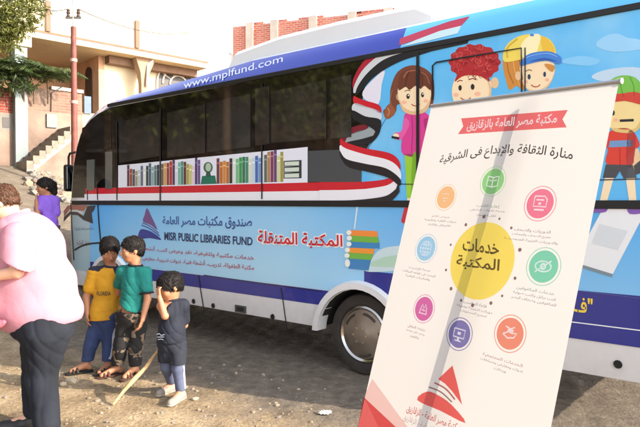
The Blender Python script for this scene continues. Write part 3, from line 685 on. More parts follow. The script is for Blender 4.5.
for c, r in ((SF, .51), (SB, .49)):
    m_ = MB(); o_ = arch(c, r + .075, .34, .37, 20); i_ = arch(c, r - .005, .34, .37, 20)
    n = len(o_); m_.add([(p[0], .004, p[1]) for p in o_] + [(p[0], .05, p[1]) for p in [(q[0] * .75 + w_[0] * .25, q[1] * .75 + w_[1] * .25) for q, w_ in zip(o_, i_)]] + [(p[0], .05, p[1]) for p in i_] + [(p[0], -.1, p[1]) for p in i_],
        [(k * n + j, k * n + j + 1, (k + 1) * n + j + 1, (k + 1) * n + j) for k in range(3) for j in range(n - 1)])
    m_.build('wheel_arch', white_p, bus, True)
tyre_m = mat('tyre_rubber', (52, 47, 42), .85, var=.25, vscale=9, bump=.3, bscale=60); hubm = mat('dusty_hub', (138, 126, 112), .42, .55, var=.2, vscale=7); chr_ = mat('hub_chrome', (196, 190, 182), .18, 1.0)
def wheel(c, d, flip):
    sg = -1 if flip else 1
    t_ = MB().lathe([(.24, -.25 * sg), (.36, -.25 * sg), (.385, -.21 * sg), (.388, -.04 * sg), (.372, .0), (.33, .012 * sg), (.285, .006 * sg), (.26, -.02 * sg)], (c, d, .385), (0, 1, 0), 48).build('tyre', tyre_m, None, True)
    t_.name = 'wheel'; t_.parent = bus
    rm = MB().lathe([(.262, -.03 * sg), (.272, .0), (.255, .012 * sg), (.235, -.002 * sg)], (c, d, .385), (0, 1, 0), 48).build('rim', chr_, t_, True)
    MB().lathe([(.236, -.004 * sg), (.2, .012 * sg), (.11, .03 * sg), (.085, .045 * sg), (.06, .052 * sg), (.0, .054 * sg)], (c, d, .385), (0, 1, 0), 48).build('hub', hubm, t_, True)
    ring = MB()
    for k in range(5):                     # slots and nut covers on the hub cap
        a0 = 2 * math.pi * k / 5 + .4
        arc = [(c + .2 * math.cos(a0 + q * .09), d + .014 * sg, .385 + .2 * math.sin(a0 + q * .09)) for q in range(9)]
        ring.tube(arc, .011, 6)
    ring.build('slot', mat('slot_dark', (58, 52, 46), .6), t_, True)
    nb = MB()
    for k in range(6): a = 2 * math.pi * k / 6; nb.tube([(c + .075 * math.cos(a), d + .04 * sg, .385 + .075 * math.sin(a)), (c + .075 * math.cos(a), d + .055 * sg, .385 + .075 * math.sin(a))], .012, 8)
    nb.build('wheel_nut', chr_, t_, True)
for c in (SF, SB):
    wheel(c, -.06, False); wheel(c, -2.24, True)
    MB().tube([(c, -.2, .385), (c, -2.1, .385)], .07, 10).build('axle', under, bus)
# roof fairing
def rz_(s_): return 3.2
pod = MB(); PP = Plane(P0 - BN * .38, BU, (0, 0, 1))
A_ = [PP.pix(*q) for q in ((229, 66), (241, 51.5), (285, 35.5), (344, 20.6), (400, 8.5), (421, 4.5), (437, 11), (443, 22))]; A_[0] = (A_[0][0], 3.1); A_[-1] = (A_[-1][0], 3.1)
yy = (-.28, -.36, -.5)
pv = []
for y, dz in ((-.27, -.07), (-.33, -.015), (-.42, 0), (-1.88, 0), (-1.97, -.015), (-2.03, -.07)): pv += [(p[0], y, p[1] + (dz if 0 < i < 7 else 0)) for i, p in enumerate(A_)]
pod.v = pv; pod.f = [(i * 8 + j, i * 8 + j + 1, (i + 1) * 8 + j + 1, (i + 1) * 8 + j) for i in range(5) for j in range(7)] + [tuple(range(8)), tuple(40 + j for j in range(8))]; pod.mi = [0] * len(pod.f)
roofpod = pod.build('roof_fairing', white_p, bus, True)
# rubber rails
for nm, z0, z1, a, b in (('rub_rail', 1.595, 1.655, -2.5, 5.36), ('window_rail', 2.955, 3.0, -2.5, 4.35)):
    MB().box(((a + b) / 2, .006, (z0 + z1) / 2), (b - a, .022, z1 - z0), bev=.004).build(nm, black, bus)
for c_ in (5.41,): pass
MB().box((5.5, -1.15, .62), (.24, 2.0, .34), bev=.08).build('front_bumper', white_p, bus, True)
for d_ in (-.42, -1.88): MB().lathe([(0, .02), (.1, .01), (.115, -.02), (.115, -.1)], (5.62, d_, .95), (1, 0, 0), 20).build('headlight', mat('lamp_glass', (200, 204, 208), .08), bus, True)
for d_ in (-.3, -2.0): MB().box((-2.64, d_, 1.0), (.05, .14, .4), bev=.015).build('tail_light', mat('tail_red', (150, 20, 20), .2), bus)
rw = MB().box((-2.70, -1.15, 2.1), (.02, 1.7, .9), bev=.008).build('rear_window', glass, bus)
MB().box((-2.68, -1.15, .62), (.16, 2.1, .3), bev=.06).build('rear_bumper', white_p, bus, True)
MB().box((-2.705, -1.15, 1.25), (.02, 1.5, .5), bev=.008).build('engine_cover', mat('cover_blue', (70, 110, 180), .4), bus)
# printed side
bus_art = Art(SP, bus, BI, vinyl)
def archcut(c, r): return [(p[0], p[1]) for p in arch(c, r, .34, .45, 18)]
def band_poly(s0, s1, z0, z1):            # pieces of a strip along the side, with the wheel arches cut out of its lower edge
    def low(s_):
        z = z0
        for cc_, r in ((SF, .58), (SB, .56)):
            if abs(s_ - cc_) < r: z = max(z, .34 + math.sqrt(r * r - (s_ - cc_) ** 2))
        return z
    n = int((s1 - s0) / .015) + 1; out = []; run = []
    for i in range(n + 1):
        s_ = s0 + (s1 - s0) * i / n; z = low(s_)
        if z < z1 - .002: run.append((s_, z))
        elif run: out.append(run); run = []
    if run: out.append(run)
    return [[(r[0][0], z1), (r[-1][0], z1)] + r[::-1] for r in out if len(r) > 2]
def strip(col, layer, *a): return [(p, col, layer) for p in band_poly(*a)]
gm = bpy.data.materials.new('panel_gradient'); gm.use_nodes = True; t = gm.node_tree; b = t.nodes['Principled BSDF']; b.inputs['Roughness'].default_value = .32; b.inputs['Coat Weight'].default_value = .25
tc = t.nodes.new('ShaderNodeTexCoord'); sx_ = t.nodes.new('ShaderNodeSeparateXYZ'); t.links.new(tc.outputs['Object'], sx_.inputs[0])
def maprange(src, a, b_):
    m = t.nodes.new('ShaderNodeMapRange'); m.inputs[1].default_value = a; m.inputs[2].default_value = b_; t.links.new(src, m.inputs[0]); return m.outputs[0]
# printed fade: deeper blue at the ends and along the top, pale in the middle
dv = t.nodes.new('ShaderNodeVectorMath'); dv.operation = 'DOT_PRODUCT'; dv.inputs[1].default_value = tuple(BU); t.links.new(tc.outputs['Object'], dv.inputs[0])
k0 = P0.dot(BU)
fa = maprange(dv.outputs['Value'], k0 + 2.0, k0 + 4.6); fb = maprange(dv.outputs['Value'], k0 + 1.0, k0 - .7); fz = maprange(sx_.outputs[2], .95, 1.6)
m1 = t.nodes.new('ShaderNodeMath'); m1.operation = 'MAXIMUM'; t.links.new(fa, m1.inputs[0]); t.links.new(fb, m1.inputs[1])
m2 = t.nodes.new('ShaderNodeMath'); m2.operation = 'MULTIPLY_ADD'; m2.inputs[1].default_value = .45; t.links.new(fz, m2.inputs[0])
m3 = t.nodes.new('ShaderNodeMath'); m3.operation = 'MULTIPLY'; m3.inputs[1].default_value = .6; t.links.new(m1.outputs[0], m3.inputs[0]); t.links.new(m3.outputs[0], m2.inputs[2])
rp = t.nodes.new('ShaderNodeValToRGB'); rp.color_ramp.elements[0].color = (*lin((172, 218, 242)), 1); rp.color_ramp.elements[1].color = (*lin((84, 174, 236)), 1)
t.links.new(m2.outputs[0], rp.inputs[0]); t.links.new(rp.outputs[0], b.inputs['Base Color']); MATS['panel_gradient'] = gm
tq = bpy.data.materials.new('wrap_gradient'); tq.use_nodes = True; t = tq.node_tree; b = t.nodes['Principled BSDF']; b.inputs['Roughness'].default_value = .32; b.inputs['Coat Weight'].default_value = .25
tc = t.nodes.new('ShaderNodeTexCoord'); n_ = t.nodes.new('ShaderNodeTexNoise'); n_.inputs['Scale'].default_value = 1.1; n_.inputs['Detail'].default_value = 4; t.links.new(tc.outputs['Object'], n_.inputs[0])
rp = t.nodes.new('ShaderNodeValToRGB'); rp.color_ramp.elements[0].position = .5; rp.color_ramp.elements[1].position = .75
rp.color_ramp.elements[0].color = (*lin((92, 186, 242)), 1); rp.color_ramp.elements[1].color = (*lin((150, 212, 246)), 1)
t.links.new(n_.outputs['Fac'], rp.inputs[0]); t.links.new(rp.outputs[0], b.inputs['Base Color']); MATS['wrap_gradient'] = tq
NAVY = (40, 48, 136); RED = (200, 26, 46); DRED = (170, 24, 52); INK = (24, 26, 34); WHT = (232, 234, 240); GREYW = (205, 212, 218)
bus_art.part('printed_panel', strip('panel_gradient', 0, -2.5, 4.86, .775, 1.6), px=False)
bus_art.part('front_door_panel', strip((166, 190, 198), 0, 4.867, 5.36, .62, 1.6), px=False)
bus_art.part('navy_band', strip(NAVY, 0, .3, 4.86, .62, .77) + strip(NAVY, 2, -2.5, -.03, .645, 1.0) + [([(-2.5, .768), (-2.5, .76), (-.4, .76), (-.4, .768)], WHT, 3)], px=False)
bus_art.part('window_band', [([(-.45, 1.8), (-.45, 2.96), (4.3, 2.945), (4.62, 2.885), (4.82, 2.82), (4.96, 2.745), (5.1, 2.62), (5.215, 2.43), (5.3, 2.2), (5.355, 1.9), (5.375, 1.7), (4.95, 1.7), (4.95, 1.8)], 'tinted_glass', 0)], px=False)
bus_art.part('stripe_panel', [([(.2, 1.656), (5.0, 1.656), (5.0, 1.75), (.2, 1.75)], WHT, 2), ([(.2, 1.75), (4.97, 1.75), (4.97, 1.835), (.2, 1.835)], RED, 2)], px=False)
bus_art.part('sky_wrap', [([(335, 206), (372, 140), (362, 103), (366, 84), (392, 62), (428, 49.6), (640, 4), (674, -2.8), (674, 201.4), (335, 201)], 'wrap_gradient', 1)])
# panes: raised sheets of tinted glass
def pane_box(x0, x1, ytop, ybot, name='window', mt=pane, lay=.008):
    a = SP.pix(x0, ytop[0]); b = SP.pix(x1, ytop[1]); c = SP.pix(x1, ybot[1]); d_ = SP.pix(x0, ybot[0])
    return MB().prism([(q[0], lay, q[1]) for q in (a, b, c, d_)], (0, .005, 0)).build(name, mt, bus)
pane_box(120, 160, (122, 112), (163, 156)); pane_box(168, 205.5, (113, 104), (158, 153)); pane_box(208, 251, (103, 94), (152.5, 147))
pane_box(256, 270, (89, 86), (146, 144)); pane_box(272, 327, (92, 80), (143, 139)); pane_box(331, 352, (79, 75), (139, 137))
pg = mat('window_pillar', (72, 76, 80), .25, spec=.4)
pane_box(309, 362, (151, 149), (182, 182), 'window', pg, .0065)
for (x0, x1, yt, yb) in ((87.5, 95, 160, 190.5), (106, 113, 152, 189)): pane_box(x0, x1, (yt, yt - .6), (yb, yb - .3), 'door_window', mat('door_glass', (92, 96, 92), .08, spec=.6))
MB().prism([(q[0], .008, q[1]) for q in [SP.pix(*c) for c in ((83, 128), (112, 112), (112, 148), (97, 153), (80, 160))]], (0, .004, 0)).build('door_window', glass, bus)
# bookshelf graphic
bk = bus_art.part('bookshelf_print', [([(118.5, 165.5), (308, 147), (308, 182.5), (118.5, 187.8)], (226, 230, 242), 2)])
shelf = []; rk = random.Random(11)
cols = [(120, 60, 60), (150, 70, 60), (66, 84, 92), (176, 160, 110), (120, 150, 160), (90, 120, 110), (70, 100, 92), (210, 214, 200), (60, 96, 120), (66, 70, 80)]
def books(x0, x1, xs_cols, tops):
    n = len(xs_cols)
    for i, (c, tp) in enumerate(zip(xs_cols, tops)):
        a = x0 + (x1 - x0) * i / n; b_ = x0 + (x1 - x0) * (i + 1) / n - .35
        base = lambda x: 186.6 - (x - 118.5) * .029
        shelf.append(([(a, tp), (b_, tp - .25), (b_, base(b_)), (a, base(a))], c, 3))
        shelf.append(([(a + .3, tp + 4), (b_ - .3, tp + 4), (b_ - .3, tp + 5.4), (a + .3, tp + 5.4)], tuple(min(255, q + 60) for q in c), 4))
books(127.5, 160, [(92, 56, 66), (156, 66, 50), (70, 84, 96), (164, 152, 120), (190, 200, 204), (98, 108, 130), (224, 226, 220), (50, 74, 72), (70, 96, 110), (140, 166, 168), (84, 120, 122), (40, 52, 56)],
      [165, 169, 169.5, 171, 170, 166, 168.5, 166, 163.5, 167, 165.5, 165])
books(161.5, 201, [(120, 96, 70), (198, 160, 92), (150, 60, 48), (170, 56, 44), (90, 60, 96), (216, 220, 226), (120, 176, 160), (72, 140, 120), (96, 58, 54), (176, 160, 80), (196, 196, 120), (222, 200, 210), (84, 60, 110), (100, 80, 140)],
      [164, 163, 163, 161.5, 159.8, 166, 162.5, 161.5, 162, 164, 165, 166, 158, 160])
books(217, 262, [(110, 64, 70), (188, 110, 40), (206, 136, 60), (180, 110, 50), (52, 44, 48), (218, 226, 222), (120, 186, 130), (60, 150, 84), (52, 120, 90), (70, 140, 110), (214, 220, 200), (190, 214, 226), (70, 110, 176), (120, 150, 200)],
      [158.5, 162, 161, 162, 158.5, 158.3, 159, 157.5, 157, 157, 159, 158, 156, 158])
books(264.5, 284, [(96, 110, 92), (176, 130, 96), (130, 60, 84), (100, 72, 120), (206, 210, 150), (160, 150, 70)], [155, 152, 151.5, 150, 156, 152])
for i, y in enumerate((161, 167, 173)):    # books lying flat
    shelf.append(([(284, y), (302, y - 1), (302, y + 5.2), (284, y + 5.6)], (46, 60, 60), 3)); shelf.append(([(285, y + 1), (299.5, y + .3), (299.5, y + 4.4), (285, y + 4.8)], (206, 220, 206), 4))
shelf += [(ell(208.5, 167.5, 4.6, 5.5), (70, 104, 84), 3), (ell(208.8, 167.2, 2.8, 4.2), (176, 196, 176), 4), ([(206.8, 172), (210.5, 172), (211.5, 176.5), (206, 176.5)], (50, 90, 76), 3), ([(202.5, 176), (215.5, 175.5), (217, 183.8), (201, 184.4)], (28, 112, 92), 3)]
bus_art.part('book', shelf, parent=bk)
# the flag ribbon
rib = bus_art.part('flag_ribbon', [
    (spline([(384, 53.0), (371, 55.3), (360.5, 66), (353.8, 79), (353, 87), (355, 88), (362.8, 71), (372.7, 60.5)], 4), DRED, 3),
    (spline([(417, 49.6), (395.6, 50.8), (384, 53.2), (373.5, 60), (362.5, 71), (355, 85), (354, 93), (358.5, 90), (367.7, 74), (384, 60.4), (400.5, 53.8)], 4), GREYW, 4),
    ([(470, 39), (440, 43.5), (418, 48.6)] + spline([(402, 53.2), (384, 60.0), (368, 73.2), (358, 87), (355.5, 97)], 5, False) + spline([(362.8, 90.5), (373, 78.6), (387.4, 68.4), (403.8, 60.4), (418, 56)], 5, False) + [(432, 51.5), (468, 43.5)], INK, 5),
    (spline([(363, 92), (373, 80), (385, 70.5), (382, 85), (379, 104), (366, 100)], 3), (226, 226, 240), 3),
    (spline([(354.2, 96.4), (360, 98.6), (367, 101), (380, 105.4), (381, 113), (368.5, 108), (355.4, 104.4)], 4), RED, 6),
    (spline([(355, 103.4), (368.5, 107.2), (380.8, 112), (380.8, 120.4), (366, 117.3), (353.2, 111.4)], 4), GREYW, 6),
    (spline([(353.2, 110.4), (366, 116.5), (380.6, 119.6), (381, 130), (377.5, 137.5), (371.5, 143), (374, 135.5), (375.5, 131), (368.5, 126.2), (353.6, 119)], 4), INK, 7),
    (spline([(341.8, 138.4), (350, 128.5), (367.5, 124.2), (366.6, 129.4), (350, 135.4), (345, 142.4)], 5), (120, 22, 44), 5),
    (spline([(344, 142.2), (350, 134.8), (366, 128.9), (377, 128.2), (376, 137), (362.4, 139.8), (349, 143.2)], 4), (150, 162, 166), 5),
    (spline([(347, 142.6), (362.4, 139), (376.6, 135.6), (371, 143.4), (356, 145.2)], 4), INK, 6),
    (spline([(341.5, 138.5), (347, 142.6), (365.4, 148.3), (389.8, 153), (399.5, 160.6), (400.4, 170.2), (389.8, 161.2), (365.4, 155.2), (347, 149.4), (341, 145.6)], 4), RED, 8),
    (spline([(341, 145.2), (347, 148.7), (365.4, 154.4), (389.8, 160.4), (400.4, 169.4), (400.8, 179.6), (386.7, 169), (365.4, 164.3), (347, 159.7), (341, 151.9)], 4), WHT, 9),
    (spline([(340.8, 151), (347, 159), (365.4, 163.7), (386.7, 168.3), (400.6, 178.4), (400.2, 186), (389.8, 178), (368.5, 171.8), (350, 167.4), (342, 158.4)], 4), INK, 10),
    ([(320, 182.0), (345, 182.1)] + spline([(362, 181.9), (381, 180.2), (396, 176.6), (399.5, 178.5), (388, 186.2), (366, 189.6), (345, 190.4)], 5, False) + [(320, 190.6)], RED, 6),
    ([(320, 190.2), (345, 190.0)] + spline([(366, 189.0), (387.6, 185.4), (399.2, 178.6), (398.8, 190), (388, 196.6), (368, 199.6), (350, 200.4)], 5, False) + [(320, 200.4)], WHT, 7),
    ([(399.9, 180.5)] + spline([(400.4, 192), (391, 201.4), (372, 204.8), (350, 205.6)], 5, False) + [(335, 205.6), (335, 200.8)] + spline([(352, 200.2), (368, 199.0), (387, 195.8), (396.8, 189)], 5, False), INK, 11)])
# cartoon children
SK = (246, 224, 186); SK2 = (232, 196, 150)
bus_art.part('girl_print', [
    (spline([(411, 65.5), (424, 68), (433.5, 78), (434, 100), (428, 108), (400, 104), (396, 112), (387, 117), (383.5, 111), (390, 104), (391, 88), (398, 72)], 5), (118, 66, 48), 2),
    (spline([(391, 104), (396, 112), (389, 119), (384.5, 116), (386, 108)], 4), (150, 88, 60), 3),
    (spline([(400, 86), (414, 83), (429, 86), (431, 98), (424, 109), (414, 112.5), (403, 108), (398.5, 97)], 5), SK, 3), (ell(399, 97, 2.6, 3.6), SK2, 2),
    (spline([(399, 90), (401, 74), (414, 69), (430, 76), (431, 90), (425, 86), (421, 89), (416, 86), (410, 90), (406, 87)], 4), (104, 56, 40), 4),
    (spline([(399.5, 98), (404, 107), (414, 111.5), (424, 108.5), (431, 99), (427, 111), (414, 115), (403, 110.5)], 3), (226, 188, 146), 4), (ell(404.5, 102.5, 2.6, 1.7), (246, 186, 160), 4), (ell(426, 101, 2.2, 1.7), (246, 186, 160), 4),
    (stroke(spline([(404, 78), (408, 72), (416, 70.5)], 5, False), 1.3), (160, 100, 72), 5), (stroke(spline([(421, 72), (427, 76), (430, 84)], 5, False), 1.2), (150, 92, 66), 5), (stroke(spline([(410, 71), (407, 79), (406, 86)], 5, False), .7), (70, 36, 28), 5), (stroke(spline([(420, 71), (423, 78), (423, 85)], 5, False), .7), (70, 36, 28), 5), (stroke(spline([(393, 90), (391, 99), (392, 106)], 5, False), 1.2), (150, 92, 66), 5), (stroke(spline([(388, 108), (390, 112), (388, 116)], 5, False), .9), (200, 150, 100), 5),
    (stroke(spline([(412, 115), (413, 130), (412, 153)], 5, False), .7), (160, 40, 110), 4), (spline([(424, 120), (431, 122), (431, 153), (426, 154), (427, 138)], 3), (176, 46, 122), 4), (spline([(413, 156), (417, 156), (414.5, 196), (411.5, 196)], 2), (118, 176, 44), 4),
    (ell(408.5, 96.5, 1.7, 2.6), (40, 44, 40), 4), (ell(423, 95, 1.5, 2.5), (40, 44, 40), 4), (ell(408.9, 95.6, .6, .8), (250, 250, 250), 5), (ell(423.4, 94.1, .6, .8), (250, 250, 250), 5),
    (stroke(ell(416, 103.5, 4, 2.5, 8, .2, 2.9), .9), (176, 60, 50), 4), (stroke([(405, 91.5), (408, 90.2), (411, 91)], .7), (80, 44, 34), 4),
    (spline([(407, 113), (424, 112), (431, 122), (431, 153), (404, 155), (402.5, 135), (404, 120)], 4), (214, 64, 148), 3), (spline([(405, 118), (410, 124), (402, 139), (394, 138), (395, 133), (402, 131)], 4), (226, 96, 170), 4),
    (ell(396.5, 136, 3, 2.4), SK, 5), ([(392.5, 136), (400, 137.4), (399.5, 139.6), (392, 138)], INK, 6),
    ([(405, 154), (417, 154), (415.5, 178), (414, 198), (407, 198), (406, 175)], (150, 206, 60), 3), ([(418, 154), (428, 154), (425, 198), (419, 198)], (132, 190, 56), 3),
    (spline([(406, 205), (411, 205), (412, 220), (408, 224), (402, 222), (402.5, 217)], 4), (196, 40, 52), 3), ([(407.5, 198), (412.5, 198), (411, 206), (407.5, 206)], SK, 2)])
sc1 = [(475 + (25.3 + .9 * math.cos(14 * q)) * math.cos(q), 62.5 + (18 + .8 * math.cos(14 * q)) * math.sin(q)) for q in [2 * math.pi * i / 112 for i in range(112)]]
CURLS = []; rq = random.Random(9)
for _ in range(70):
    q = rq.uniform(0, 6.28); rr = math.sqrt(rq.random()) * .95
    x_, y_ = 475 + 24 * rr * math.cos(q), 62 + 17 * rr * math.sin(q); k_ = rq.randint(0, 2); rad = rq.uniform(1.6, 2.9)
    CURLS.append((stroke(ell(x_, y_, rad, rad, 10, q, q + 4.4), .7), ((150, 26, 38), (206, 70, 70), (222, 96, 88))[k_], 3 if y_ > 74 else (3, 4)[k_ > 0]))
bus_art.part('curly_boy_print', [(sc1, (176, 38, 46), 2), *CURLS, (spline([(454, 82), (460, 74), (474, 71), (487, 76), (492, 88), (488, 104), (474, 114), (458, 108), (452.5, 95)], 4), SK, 3), (ell(495, 83, 4, 5.5), SK2, 2),
    (spline([(476, 113), (488, 104), (492, 89), (487, 78), (490, 92), (484, 103)], 3), (228, 192, 150), 4), (ell(456.5, 95, 2.6, 1.9), (246, 186, 160), 4), (ell(478, 94, 3, 2), (246, 186, 160), 4),
    (ell(460.5, 88, 1.7, 2.8), (44, 40, 40), 4), (ell(473, 87, 1.9, 2.9), (44, 40, 40), 4), (stroke([(457.5, 82), (460.5, 80.4), (463, 81)], .9), (120, 40, 36), 4), (stroke([(469, 80), (473, 78.5), (476.5, 80)], .9), (120, 40, 36), 4),
    (spline([(455, 82), (460, 72), (472, 69), (486, 73), (490, 82), (482, 77), (472, 75), (462, 77)], 3), (176, 36, 44), 4), (stroke(ell(466, 97, 5, 3, 8, .2, 2.9), 1.0), (170, 50, 46), 4),
    (spline([(457, 113), (486, 111), (492, 130), (491, 160), (456, 162), (453, 135)], 4), (70, 150, 90), 2), (spline([(456, 116), (459, 124), (450, 142), (443, 141), (447, 128)], 4), (60, 132, 78), 3), (spline([(487, 114), (495, 124), (501, 140), (495, 143), (487, 128)], 4), (60, 132, 78), 3), (ell(446, 144, 4, 3.4), SK, 4), (ell(499, 144, 4, 3.4), SK, 4),
    ([(457, 161), (491, 159), (492, 180), (477, 181), (474, 170), (470, 181), (456, 182)], (60, 84, 150), 3), ([(459, 181), (468, 181), (467, 204), (460, 204)], SK, 2), ([(480, 180), (489, 180), (489, 203), (481, 203)], SK, 2), (spline([(456, 204), (467, 203), (469, 210), (452, 211)], 3), (90, 60, 50), 3), (spline([(480, 203), (490, 202), (496, 209), (479, 210)], 3), (90, 60, 50), 3)])
bus_art.part('capped_child_print', [
    (spline([(503, 62), (510, 54), (521, 56), (524, 72), (524, 90), (517, 86), (510, 90), (506, 80)], 4), (206, 140, 62), 2),
    (spline([(522, 62), (540, 58), (553, 62), (555, 72), (549, 86), (536, 93), (526, 88), (521, 76)], 4), SK, 3), (ell(518.5, 76, 3, 4.5), SK2, 4),
    (spline([(505, 62), (506, 47), (518, 37), (533, 34.5), (549, 39), (556, 50), (553, 58), (530, 58)], 5), (238, 216, 96), 4), (spline([(522, 57), (522, 44), (532, 35), (541, 36), (538, 50), (536, 57)], 4), (250, 240, 190), 5), (spline([(541, 36.5), (550, 41), (555, 50), (552, 56), (545, 54)], 3), (232, 190, 60), 5),
    (spline([(521, 62), (530, 54), (548, 51.5), (560, 56), (562, 62.5), (557, 64), (546, 61), (530, 64), (522, 66)], 4), (64, 130, 214), 6), (spline([(530, 62), (545, 58), (558, 62), (546, 60.5)], 3), (40, 92, 176), 7),
    (spline([(526, 88), (536, 93), (549, 86), (555, 73), (552, 80), (544, 88), (535, 90.5)], 3), (228, 192, 150), 4), (ell(526, 82, 2.2, 1.7), (246, 186, 160), 4), (ell(547.5, 80, 2.2, 1.7), (246, 186, 160), 4),
    (stroke(spline([(507, 60), (509, 72), (514, 84)], 5, False), .9), (170, 104, 40), 3), (stroke(spline([(513, 58), (515, 70), (520, 86)], 5, False), .9), (232, 172, 92), 3), (stroke(spline([(518, 57), (521, 66), (523, 80)], 5, False), .8), (170, 104, 40), 3), (stroke(spline([(508, 58), (508, 48), (518, 39)], 5, False), 1.6), (206, 176, 60), 5), (ell(532.5, 35.4, 2, 1.2), (64, 130, 214), 6), (stroke(spline([(524, 59), (534, 55.4), (548, 53.6), (558, 57)], 5, False), .8), (130, 180, 240), 7),
    (ell(529.5, 77, 1.5, 2.7), (40, 60, 90), 4), (ell(545, 74.5, 1.4, 2.6), (40, 60, 90), 4), (stroke(ell(536, 84, 4.5, 3, 8, .2, 2.9), 1.0), (180, 60, 56), 4), (spline([(545, 64), (555, 66), (553, 72), (548, 69)], 3), (206, 140, 62), 5), (stroke([(526, 71.5), (529.5, 69.8), (532.5, 71)], .8), (150, 92, 40), 5),
    (spline([(524, 94), (548, 92), (554, 112), (553, 142), (520, 144), (519, 114)], 4), (230, 120, 60), 2), (spline([(524, 97), (526, 106), (516, 126), (509, 124), (515, 108)], 4), (214, 104, 48), 3), (spline([(548, 95), (557, 106), (564, 120), (558, 124), (549, 110)], 4), (214, 104, 48), 3), (ell(511, 128, 4, 3.6), SK, 4), (ell(562, 124, 4, 3.6), SK, 4),
    ([(520, 143), (553, 141), (555, 166), (540, 167), (537, 155), (533, 168), (519, 169)], (110, 86, 60), 3), ([(522, 168), (531, 168), (530, 200), (523, 200)], SK, 2), ([(543, 166), (552, 166), (552, 199), (544, 199)], SK, 2), (spline([(519, 200), (531, 199), (533, 207), (515, 208)], 3), (190, 50, 60), 3), (spline([(543, 199), (553, 198), (560, 206), (542, 207)], 3), (190, 50, 60), 3)])
bus_art.part('walking_boy_print', [
    (ell(640, 112, 16, 12), (226, 190, 84), 2), (spline([(607, 100), (620, 98), (640, 100), (644, 118), (634, 131), (614, 130), (605, 118)], 4), (240, 216, 150), 3),
    (spline([(606, 102), (608, 84), (620, 76), (636, 78), (645, 92), (644, 103), (625, 99)], 4), (118, 190, 70), 4), (spline([(605, 103), (608, 90), (618, 94), (636, 92), (645, 98), (644, 105), (625, 101)], 3), (206, 62, 48), 5),
    (spline([(612, 128), (624, 129.6), (636, 128), (643, 116), (640, 128), (632, 133), (616, 132)], 3), (220, 190, 120), 4), (ell(616, 120, 2.2, 1.6), (244, 180, 150), 4), (stroke(spline([(610, 88), (616, 80), (624, 77.6)], 5, False), 1.4), (160, 214, 120), 5), (stroke(spline([(622, 77), (621, 86), (624, 97)], 5, False), .8), (84, 150, 50), 5), (stroke(spline([(630, 77), (634, 86), (634, 96)], 5, False), .8), (84, 150, 50), 5), (spline([(628, 132), (636, 136), (633, 164), (627, 165)], 3), (176, 44, 38), 4), (stroke([(620, 148), (620.5, 165)], .6), (160, 36, 34), 4),
    (ell(613.5, 113, 1.6, 2.6), (40, 44, 40), 4), ([(620, 119.6), (634, 119), (634, 121.6), (620, 122)], INK, 4),
    (spline([(611, 131), (622, 128), (633, 131), (640, 145), (634, 151), (632, 165), (607, 164), (608, 150), (604, 140)], 4), (214, 62, 48), 3), ([(610, 141), (633, 140), (633, 146.5), (609, 147.5)], (110, 150, 196), 4),
    ([(606, 164.5), (633, 165), (637, 178), (624, 178.5), (620, 171), (616, 178), (603, 178)], (70, 72, 78), 4), (spline([(633, 148), (639, 150), (640, 164), (634, 170), (632, 164)], 3), SK2, 3), ([(634, 166), (641, 160), (643, 172), (636, 175)], (60, 56, 60), 5),
    ([(605, 178), (614, 178), (606, 206), (599, 206)], SK, 3), ([(626, 178), (635, 178), (637, 206), (630, 206)], SK, 3), (spline([(628, 205), (640, 205), (646, 212), (630, 214)], 3), (130, 90, 180), 4), (spline([(594, 206), (607, 205), (606, 212), (592, 212)], 3), (130, 90, 180), 4)])
bus_art.part('open_book_print', [([(574, 262), (606, 203.5), (645, 213), (613, 274)], (232, 236, 240), 2), ([(574, 262), (613, 274), (612, 277), (573, 265)], (120, 140, 150), 3), ([(600, 224), (628, 231), (618, 250), (592, 243)], (212, 220, 226), 3)])
bus_art.part('cloud_print', [(spline([(596, 44), (606, 36), (618, 34), (628, 38), (640, 40), (646, 48), (620, 52), (604, 50)], 4), (150, 208, 246), 2), (spline([(560, 62), (580, 56), (600, 60), (590, 66)], 4), (132, 202, 246), 2), (spline([(592, 78), (606, 70), (640, 68), (650, 84), (620, 84)], 4), (190, 216, 236), 2)])
# book pile, page and swoosh above the rear wheel
pile = [([(349.5, 230), (377, 231), (378.5, 234.5), (377, 237.5), (350, 236)], (236, 140, 60), 3), ([(351, 235.5), (378.5, 237), (379.5, 241.5), (378, 243), (351, 241.5)], (110, 178, 66), 4), ([(350, 241), (380, 242.5), (380, 248.5), (350, 247.5)], (52, 132, 190), 3),
        ([(349.5, 247.5), (375, 248.8), (374, 254), (349, 252.5)], (236, 150, 56), 4), ([(348, 252.5), (373.5, 254), (372, 260), (348, 258.5)], (112, 180, 70), 3), ([(349, 258.5), (371.5, 260), (369, 270.5), (349, 268.5)], (52, 128, 186), 4)]
for (x, y) in ((348, 232.5), (348.4, 238), (348, 244), (346.4, 250), (346, 255.5), (346.5, 263)): pile.append((ell(x + 1.5, y, 2.6, 2.4 if y < 258 else 4, 12), (236, 238, 232), 5))
bus_art.part('book_pile_print', pile)
bus_art.part('page_print', [(spline([(366, 271), (371, 260), (380, 250), (396, 246), (430, 246), (430, 268), (392, 271)], 4), (198, 222, 226), 3), (spline([(372, 266), (382, 258), (400, 255), (430, 256), (430, 266)], 4), (176, 212, 190), 4), ([(357.2, 203), (359, 203), (355.5, 229), (354, 229)], (206, 230, 244), 3)])
